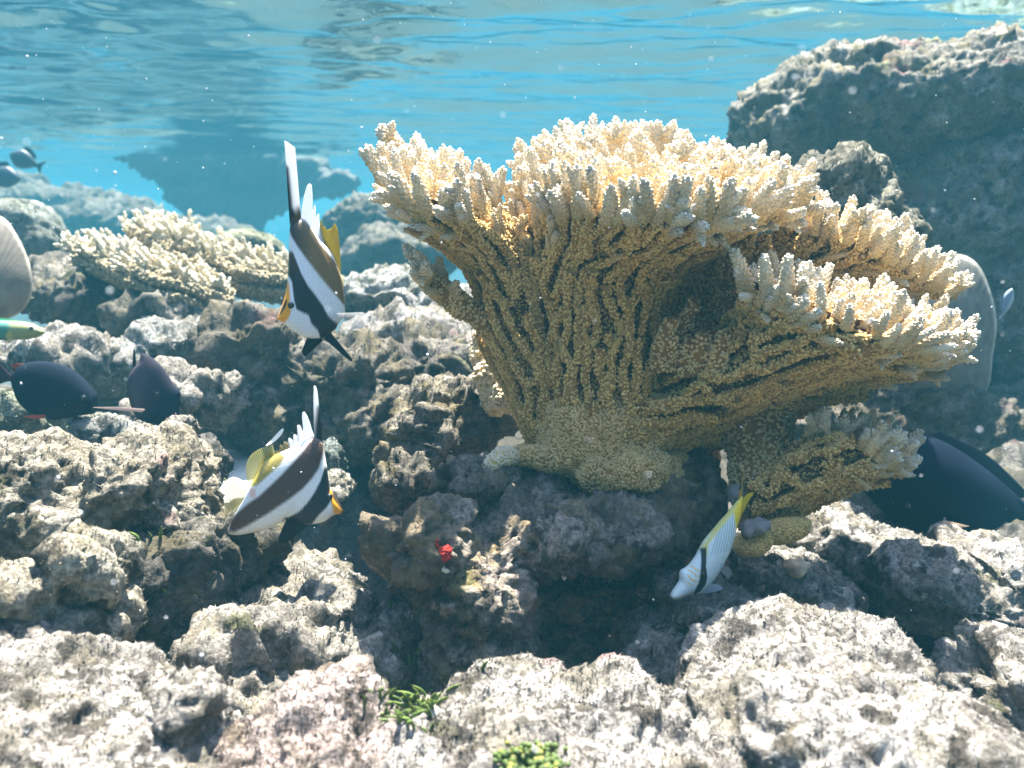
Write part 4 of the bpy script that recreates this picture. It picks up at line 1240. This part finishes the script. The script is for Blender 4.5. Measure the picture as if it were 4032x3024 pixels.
# --- lower bannerfish
c5 = crop(850, 1480, 2.371)
f2 = Fish("bannerfish swimming down to the right above the dark rocks, yellow tail behind", c5, 1.06, math.radians(12), (650, 1020), "black and white bannerfish")
f2.body([(1165, 1265), (1130, 1190), (1090, 1120), (1055, 1060), (1040, 1000), (1030, 930), (1022, 860), (1005, 760), (990, 650), (960, 590), (900, 575), (830, 600), (740, 645), (640, 690), (560, 730), (480, 790), (430, 860), (385, 930), (350, 1000), (325, 1050)],
        [(1165, 1265), (1140, 1300), (1080, 1312), (1000, 1370), (900, 1390), (820, 1398), (740, 1370), (650, 1340), (590, 1375), (520, 1415), (400, 1445), (240, 1472), (150, 1452), (160, 1380), (190, 1310), (250, 1225), (300, 1165), (320, 1140), (322, 1100), (325, 1050)],
        0.017, (0.84, 0.84, 0.80), [
        ([(350, 1020), (380, 930), (440, 830), (540, 725), (600, 690), (650, 750), (600, 830), (500, 920), (410, 1005)], lambda p: np.array((0.32, 0.25, 0.05)) + np.clip((430 - p[:, 0:1]) / 60, 0, 1) * np.array((0.25, 0.22, 0.0)), 12),
        ([(890, 560), (960, 580), (1000, 640), (985, 740), (950, 860), (890, 950), (800, 1050), (700, 1130), (600, 1200), (500, 1270), (400, 1330), (300, 1390), (200, 1440), (155, 1430), (162, 1340), (230, 1255), (330, 1165), (420, 1105), (520, 1010), (620, 910), (720, 800), (820, 680)],
         lambda p: np.array((0.075, 0.036, 0.022)), 16),
        ([(1000, 850), (1030, 860), (1040, 960), (1050, 1060), (1046, 1180), (1012, 1230), (952, 1290), (905, 1355), (890, 1400), (800, 1430), (640, 1380), (630, 1330), (700, 1300), (780, 1250), (850, 1170), (910, 1080), (965, 970)], (0.007, 0.007, 0.010), 6),
        ([(1052, 1060), (1180, 1260), (1140, 1312), (1085, 1290), (1066, 1220), (1040, 1100)], (0.88, 0.38, 0.012), 8),
        ([(1058, 1075), (1105, 1130), (1168, 1258), (1150, 1262), (1120, 1210), (1078, 1150)], (0.05, 0.03, 0.02), 4),
        ([(340, 1030), (390, 1030), (395, 1110), (345, 1120)], (0.80, 0.50, 0.42), 14)])
f2.fin([(905, 585), (930, 600), (960, 620), (985, 650)], [(898, 190), (903, 100), (918, 96), (935, 140)], (0.85, 0.87, 0.88),
       [([(905, 620), (915, 480), (935, 300), (960, 260), (990, 500), (1000, 660)], (0.03, 0.022, 0.02), 26)], "banner_fin", 0.0020, n=40, m=50, flare=0.004)
f2.fin([(920, 590), (840, 610), (760, 650), (690, 685), (610, 715), (560, 740)],
       [(890, 520), (868, 440), (842, 370), (820, 335), (802, 338), (796, 380), (806, 500), (800, 520), (785, 470), (768, 455), (752, 465), (760, 530), (772, 590), (745, 550), (722, 545), (722, 575), (730, 620), (704, 590), (680, 575), (676, 590), (694, 645), (655, 612), (632, 612), (650, 665), (610, 640), (598, 645), (612, 690), (560, 700)], (0.88, 0.90, 0.92), [([(660, 600), (540, 650), (560, 760), (700, 680)], (0.35, 0.30, 0.15), 20)], "spiny_fin", 0.0016, n=170, raw=True)
f2.fin([(560, 730), (480, 790), (430, 860), (385, 930), (350, 1000), (332, 1040)], [(540, 640), (470, 660), (400, 690), (335, 750), (302, 850), (312, 960)], (0.62, 0.60, 0.25), [([(560, 760), (520, 700), (430, 800), (350, 960), (330, 1050), (420, 900)], (0.60, 0.50, 0.05), 14)], "soft_fin", 0.0009, M_FIN_CLEAR, n=90, rays=0.9)
f2.fin([(462, 655), (470, 650), (480, 645)], [(480, 600), (560, 515), (632, 492)], (0.80, 0.86, 0.9), [], "fin_lobe", 0.0012, n=50) if False else None
f2.fin([(470, 655), (520, 600), (580, 530), (620, 494)], [(472, 662), (540, 625), (605, 560), (632, 505)], (0.82, 0.87, 0.9), [], "far_pectoral_fin", 0.0016, n=50, z0=-0.016)
f2.fin([(322, 1060), (318, 1095), (322, 1135)], [(110, 935), (120, 1080), (115, 1180), (125, 1285), ], (0.42, 0.38, 0.10), [([(60, 900), (150, 920), (140, 1300), (60, 1300)], (0.50, 0.50, 0.30), 50)], "tail_fin", 0.0010, M_FIN_CLEAR, n=90, m=24, rays=1.0)
f2.fin([(885, 1385), (840, 1385), (780, 1370), (720, 1350), (660, 1335)], [(850, 1412), (760, 1482), (680, 1542), (600, 1556), (588, 1505)], (0.007, 0.007, 0.010), [], "pelvic_fin", 0.0030, n=60)
f2.eye(1042, 1128, 0.0040, 0.012)
# --- butterflyfish
c6 = crop(2600, 1850, 3.0157)
f3 = Fish("pale striped butterflyfish with yellow tail beside the small right coral", c6, 1.03, math.radians(12), (560, 950), None)
stripes = []
for k in range(9):
    a = np.array((575 + 42 * k, 900 - 42 * k)); 
    stripes.append(([tuple(a + (0, 0)), tuple(a + (9, -6)), tuple(a + (95 - 4 * k, -330 + 14 * k)), tuple(a + (140, -420 + 14 * k)), tuple(a + (88 - 4 * k, -330 + 14 * k))], (0.30, 0.40, 0.44), 5))
stripes = []
for k in range(8):
    x0, y0 = 560 + 38 * k, 985 - 6 * k
    x1, y1 = 668 + 30 * k, 690 - 28 * k
    stripes.append(([(x0 - 4, y0), (x0 + 5, y0 + 3), (x1 + 6, y1 + 2), (x1 - 4, y1)], (0.26, 0.36, 0.40), 5))
f3.body([(112, 1472), (150, 1400), (220, 1300), (222, 1215), (240, 1172), (290, 1148), (350, 1100), (420, 1010), (470, 910), (540, 810), (640, 700), (720, 610), (800, 530), (880, 440), (950, 360), (1000, 300)],
        [(112, 1472), (125, 1502), (180, 1515), (260, 1490), (350, 1462), (430, 1465), (500, 1435), (600, 1345), (680, 1245), (760, 1120), (830, 990), (870, 880), (905, 760), (935, 650), (965, 560), (1000, 380)],
        0.012, (0.66, 0.76, 0.74), stripes + [
        ([(470, 910), (640, 690), (880, 430), (1000, 290), (985, 400), (900, 470), (760, 620), (650, 740), (540, 870), (510, 1000)], (0.62, 0.55, 0.10), 22),
        ([(860, 500), (1010, 290), (1000, 450), (955, 650), (905, 760), (872, 650)], (0.80, 0.58, 0.02), 16),
        ([(460, 925), (512, 905), (505, 1000), (492, 1130), (508, 1250), (492, 1340), (430, 1425), (345, 1480), (360, 1400), (402, 1310), (422, 1200), (442, 1080)], (0.006, 0.009, 0.013), 4),
        ([(325, 1130), (340, 1120), (420, 1170), (415, 1182)], (0.75, 0.45, 0.05), 3),
        ([(285, 1165), (300, 1158), (412, 1240), (408, 1252)], (0.75, 0.45, 0.05), 3),
        ([(268, 1215), (282, 1212), (325, 1262), (390, 1295), (385, 1308), (318, 1280)], (0.75, 0.45, 0.05), 3),
        ([(258, 1290), (268, 1288), (320, 1332), (315, 1342)], (0.75, 0.45, 0.05), 3)])
f3.fin([(975, 380), (970, 440), (960, 540), (955, 660)], [(1060, 296), (1142, 284), (1090, 370), (985, 560)], (0.95, 0.78, 0.02), [([(960, 500), (1000, 520), (975, 700), (940, 700)], (0.85, 0.5, 0.02), 20)], "tail_fin", 0.0012, n=50, rays=0.6)
f3.fin([(940, 370), (965, 340), (1000, 310)], [(995, 200), (1004, 14), (1018, 20)], (0.55, 0.38, 0.06), [], "dorsal_thread", 0.0012, n=40, m=40, raw=True)
f3.fin([(945, 365), (960, 330), (985, 300)], [(950, 260), (965, 215), (985, 165)], (0.60, 0.36, 0.06), [([(940, 230), (1000, 150), (1000, 220), (960, 250)], (0.02, 0.015, 0.02), 10)], "dorsal_fin", 0.0012, n=40)
f3.fin([(440, 1465), (520, 1420), (590, 1350)], [(560, 1462), (700, 1442), (752, 1412), (690, 1368)], (0.70, 0.80, 0.90), [], "pelvic_fin", 0.0012, n=50, rays=0.3)
f3.fin([(640, 1080), (650, 1110), (645, 1150)], [(700, 1100), (740, 1180), (690, 1250)], (0.7, 0.75, 0.75), [], "pectoral_fin", 0.0006, M_FIN_GLASS, n=40, z0=0.015, flare=0.012, rays=0.8)
f3.eye(448, 1205, 0.0030, 0.0125)
# --- dark surgeonfish pair
c7 = crop(0, 1200, 2.949)
DK = (0.010, 0.014, 0.024)
f4 = Fish("oval dark surgeonfish seen side on near the left edge", c7, 1.45, math.radians(8), (600, 1000), "dark surgeonfish")
f4.body([(1072, 1200), (1078, 1130), (1085, 1060), (1065, 1005), (1010, 925), (920, 825), (800, 735), (650, 678), (500, 655), (350, 672), (250, 715), (205, 775), (150, 822)],
        [(1072, 1200), (1066, 1240), (1050, 1268), (950, 1282), (800, 1310), (640, 1338), (540, 1318), (400, 1272), (290, 1192), (230, 1102), (190, 985), (165, 900), (150, 884)], 0.024, DK,
        [([(100, 800), (200, 780), (215, 900), (100, 920)], (0.035, 0.014, 0.028), 40), ([(500, 1200), (1000, 1150), (1060, 1300), (600, 1350)], (0.025, 0.022, 0.030), 60)], mat=M_FISH_DARK)
f4.fin([(160, 818), (150, 850), (155, 888)], [(10, 650), (-60, 590), (10, 780), (-70, 960), (0, 905)], (0.055, 0.018, 0.040), [], "tail_fin", 0.002, n=70, raw=True)
f4.fin([(330, 690), (270, 715), (225, 770)], [(270, 678), (165, 700), (205, 805)], (0.16, 0.035, 0.018), [], "dorsal_fin", 0.002, n=40)
f4.fin([(565, 1270), (560, 1300), (550, 1318)], [(430, 1278), (325, 1295), (440, 1322)], (0.75, 0.16, 0.08), [], "pelvic_fin", 0.0015, n=40, z0=0.012)
f4.eye(985, 1085, 0.006, 0.017)
f5 = Fish("upright dark surgeonfish turning away with pale pectoral fin beside the left boulder", c7, 1.5, math.radians(15), (1800, 1000), "dark surgeonfish")
f5.body([(2030, 1388), (2062, 1350), (2063, 1260), (2058, 1180), (2066, 1080), (2070, 1015), (2000, 925), (1930, 805), (1850, 690), (1750, 600), (1662, 560)],
        [(2030, 1388), (1960, 1392), (1850, 1398), (1740, 1388), (1650, 1360), (1590, 1280), (1540, 1150), (1505, 970), (1515, 860), (1560, 760), (1615, 690), (1645, 610), (1662, 560)], 0.018, (0.030, 0.027, 0.040),
        [([(1500, 700), (1640, 600), (1780, 700), (1700, 1000), (1650, 1250), (1500, 1000)], (0.075, 0.060, 0.075), 90), ([(1900, 1000), (2100, 950), (2080, 1400), (1700, 1400)], (0.012, 0.016, 0.026), 60)],
        wprof=lambda x: np.clip(np.sin(np.pi * np.clip(x * 0.9 + 0.06, 0, 1)), 0, 1) ** 0.6, mat=M_FISH_DARK)
f5.fin([(1548, 760), (1565, 768), (1588, 762)], [(1548, 600), (1562, 490), (1582, 620)], (0.016, 0.012, 0.02), [], "tail_fin", 0.002, n=40, z0=-0.02)
f5.fin([(1718, 1204), (1715, 1218), (1690, 1240)], [(1400, 1175), (1192, 1182), (1420, 1215)], (0.55, 0.45, 0.42), [], "pectoral_fin", 0.0010, n=50, z0=0.03)
f5.fin([(1640, 1365), (1690, 1380), (1760, 1390)], [(1600, 1400), (1640, 1430), (1740, 1410)], (0.02, 0.012, 0.02), [], "pelvic_fin", 0.002, n=40)
f5.eye(1835, 1040, 0.0055, 0.0150)
# --- green wrasse at the left edge
f6 = Fish("green wrasse with a yellow cheek entering at the left edge", c7, 1.75, math.radians(10), (100, 300), None)
f6.body([(476, 312), (420, 250), (330, 207), (200, 190), (0, 178), (-250, 190), (-500, 240)], [(476, 312), (430, 362), (330, 392), (150, 410), (0, 412), (-250, 395), (-500, 320)], 0.022, (0.07, 0.24, 0.18),
        [([(140, 180), (500, 180), (500, 420), (110, 420), (150, 300)], (0.28, 0.31, 0.12), 30), ([(105, 360), (150, 300), (175, 330), (150, 430), (100, 430)], (0.40, 0.42, 0.09), 14)])
f6.fin([(-490, 240), (-495, 280), (-490, 320)], [(-640, 190), (-610, 280), (-640, 370)], (0.12, 0.40, 0.28), [], "tail_fin", 0.002, n=40)
f6.fin([(300, 205), (0, 180), (-300, 195)], [(250, 190), (0, 150), (-330, 170)], (0.15, 0.42, 0.25), [], "dorsal_fin", 0.0015, n=40)
f6.eye(375, 275, 0.0042, 0.017)
# --- small slim fish
def slim_fish(label, x0, y0, x1, y1, d, h, col, belly, group=None):
    cv = lambda x, y: (x, y)
    a = np.array((x0, y0), float); b = np.array((x1, y1), float)      # a nose, b tail root
    L = np.linalg.norm(b - a); t = (b - a) / L; n = np.array((t[1], -t[0]))
    if n[1] > 0: n = -n
    g = Fish(label, cv, d, math.radians(8), tuple((a + b) / 2), group)
    q = lambda s, k: tuple(a + t * L * s + n * h * k)
    g.body([q(0, 0), q(0.12, 0.28), q(0.35, 0.5), q(0.65, 0.4), q(0.9, 0.16), q(1, 0.12)], [q(0, 0), q(0.12, -0.28), q(0.35, -0.5), q(0.65, -0.4), q(0.9, -0.16), q(1, -0.12)], h * d / F * 0.28, col,
           [([q(0, -0.05), q(1, -0.05), q(1, -0.8), q(0, -0.8)], belly, h * 0.15)], n=50, m=17)
    g.fin([q(1, 0.12), q(0.99, 0), q(1, -0.12)], [q(1.22, 0.42), q(1.14, 0), q(1.22, -0.42)], col, [], "tail_fin", 0.001, n=30)
    g.fin([q(0.3, 0.47), q(0.55, 0.42), q(0.8, 0.24)], [q(0.38, 0.72), q(0.6, 0.66), q(0.86, 0.4)], col, [], "dorsal_fin", 0.001, n=30)
    g.eye(*q(0.13, 0.08), h * d / F * 0.07, h * d / F * 0.17)
    return g
slim_fish("small slim yellowish fish between upright surgeonfish and fuzzy boulder", 655, 1495, 790, 1455, 1.9, 42, (0.55, 0.62, 0.16), (0.6, 0.66, 0.4))
slim_fish("small blue grey fish pointing up beside the smooth plate coral at right", 3985, 1135, 3945, 1245, 1.7, 44, (0.20, 0.26, 0.32), (0.42, 0.48, 0.52))
slim_fish("small dark fish over the hazy rubble at upper left", 45, 610, 145, 650, 4.6, 75, (0.04, 0.05, 0.07), (0.05, 0.06, 0.08), "dark fish far in the left haze")
slim_fish("dark fish half cut by the left edge above the whitish dome", 75, 700, -60, 690, 4.4, 85, (0.04, 0.05, 0.07), (0.05, 0.06, 0.08), "dark fish far in the left haze")
# --- big dark fish under the rock on the right
cr = crop(2600, 1000, 1.5447)
f7 = Fish("large smooth blue black fish resting in the shade behind the right slope", cr, 1.66, math.radians(2), (1750, 1450), None)
f7.body([(1215, 1370), (1300, 1200), (1480, 1095), (1700, 1130), (1950, 1290), (2200, 1500), (2450, 1680), (2600, 1760)], [(1215, 1370), (1280, 1480), (1420, 1620), (1650, 1740), (1950, 1850), (2250, 1880), (2450, 1850), (2600, 1800)], 0.07, (0.004, 0.007, 0.015),
        [([(1300, 1150), (1500, 1080), (2000, 1300), (1900, 1420), (1500, 1250)], (0.007, 0.011, 0.024), 90)], mat=M_FISH_DARK)
f7.fin([(1545, 1590), (1550, 1580), (1560, 1570)], [(1590, 1612), (1660, 1612), (1712, 1606)], (0.75, 0.62, 0.50), [], "pectoral_fin", 0.002, n=40, z0=0.095)
f7.fin([(2590, 1760), (2600, 1780), (2595, 1800)], [(2800, 1700), (2760, 1800), (2800, 1920)], (0.012, 0.016, 0.03), [], "tail_fin", 0.003, n=40)
f7.fin([(1600, 1110), (1900, 1250), (2200, 1490)], [(1700, 1080), (2000, 1230), (2260, 1470)], (0.012, 0.018, 0.036), [], "dorsal_fin", 0.003, n=40)
f7.eye(1330, 1330, 0.011, 0.05)

# ------------------------------------------------------------------ algae
def algae(label, specs, seed, name="green_algae", cat="algae", group=None):
    """blades: (px, py, d, length m, lean x, width); each blade a part of its tuft"""
    rng = np.random.default_rng(seed)
    root = None
    for px, py, d, ln, lx, wd in specs:
        p0 = P(px, py, min(d + 0.3, on_rock(px, py)))
        if root is None:
            root = tag(empty(name, p0), label, cat, group)
        dr = unit(UP + AX * lx - AF * (0.3 * rng.random()))
        s = np.linspace(0, 1, 7)
        ctr = p0 + dr * (s * ln)[:, None] + (AX * rng.normal() * 0.5 - AF * 0.4 - UP * 0.2) * (s ** 2 * ln * 0.6)[:, None]
        r = wd * np.sin(np.pi * (0.25 + 0.72 * s)) ** 0.8
        v, f = tube(ctr, r, 8)
        f = orient(v - v.mean(0), f)
        j = 0.7 + 0.6 * rng.random()
        c = np.array((0.035, 0.075, 0.010)) * j * (1 - s)[:, None] + np.array((0.13, 0.18, 0.025)) * j * s[:, None]
        mesh_obj("blade", v, f, np.vstack([np.repeat(c, 8, 0), c[-1:], c[:1]]), M_PLAIN, root)
rg = np.random.default_rng(77)
algae("leafy green algae tuft in the gap below the pedestal's left foot", [(1610 + 62 * rg.normal(), 2780 + 42 * rg.normal(), 0.90, 0.006 + 0.013 * rg.random() ** 1.5, rg.normal() * 0.8, 0.0011 + 0.0010 * rg.random()) for _ in range(95)], 1)
algae("few upright green blades against the pedestal's lower left flank", [(1610, 2620, 0.98, 0.022, 0.1, 0.0022), (1625, 2610, 0.98, 0.026, 0.05, 0.0022), (1550, 2570, 0.99, 0.02, -0.1, 0.002), (1900, 2640, 1.0, 0.014, 0.1, 0.002), (1535, 2400, 1.0, 0.02, 0.2, 0.002)], 2)
algae("scattered yellow green blades on the dark rock below the left boulder", [(545, 2130, 0.93, 0.012, 0.1, 0.0018), (595, 2125, 0.93, 0.012, 0.1, 0.0018), (630, 2115, 0.93, 0.018, 0.4, 0.0022), (645, 2090, 0.93, 0.012, 0.3, 0.002), (940, 2150, 1.0, 0.014, 0.1, 0.0018), (660, 2340, 0.93, 0.016, -0.5, 0.0018)], 3)
def grape_algae():
    rng = np.random.default_rng(6)
    bm = bmesh.new()
    mb = MB()
    for k in range(340):
        px, py = 2085 + 62 * rng.normal(), 3000 + 42 * rng.normal()
        if not (1950 < px < 2240 and py > 2925): continue
        p = P(px, py, on_rock(px, py) - 0.004 - 0.012 * rng.random() * max(0, 1 - abs(px - 2090) / 140))
        bm = bmesh.new(); bmesh.ops.create_icosphere(bm, subdivisions=2, radius=0.0015 + 0.0013 * rng.random())
        v = np.array([q.co[:] for q in bm.verts]) + p; f = np.array([[a.index for a in q.verts] for q in bm.faces]); bm.free()
        mb.add(v, f, (np.array((0.06, 0.10, 0.008)) if rng.random() < 0.7 else np.array((0.18, 0.18, 0.02))) * (0.5 + 0.7 * rng.random()))
    o = mb.build("green_algae", M_PLAIN)
    tag(o, "bushy green grape algae cushion at the bottom edge of the picture's middle", "algae")
grape_algae()

# ------------------------------------------------------------------ drifting particles
def specks():
    rng = np.random.default_rng(21)
    mb = MB()
    bm = bmesh.new(); bmesh.ops.create_icosphere(bm, subdivisions=1, radius=1.0)
    iv = np.array([q.co[:] for q in bm.verts]); jf = np.array([[a.index for a in q.verts] for q in bm.faces]); bm.free()
    n = 1100
    d = 0.35 + 1.9 * rng.random(n)
    px = rng.random(n) * 4600 - 300; py = rng.random(n) ** 1.25 * 3100 - 50
    pos = np.array([P(a, b, c) for a, b, c in zip(px, py, d)])
    r = (0.00028 + 0.0013 * rng.random(n) ** 5) * (0.6 + 0.4 * d)
    V = iv[None] * r[:, None, None] + pos[:, None]
    mb.add(V.reshape(-1, 3), (jf[None] + (np.arange(n) * len(iv))[:, None, None]).reshape(-1, 3), (0.72, 0.76, 0.80))
    o = mb.build("drifting_particles", M_PLAIN)
    tag(o, kind="stuff")
specks()
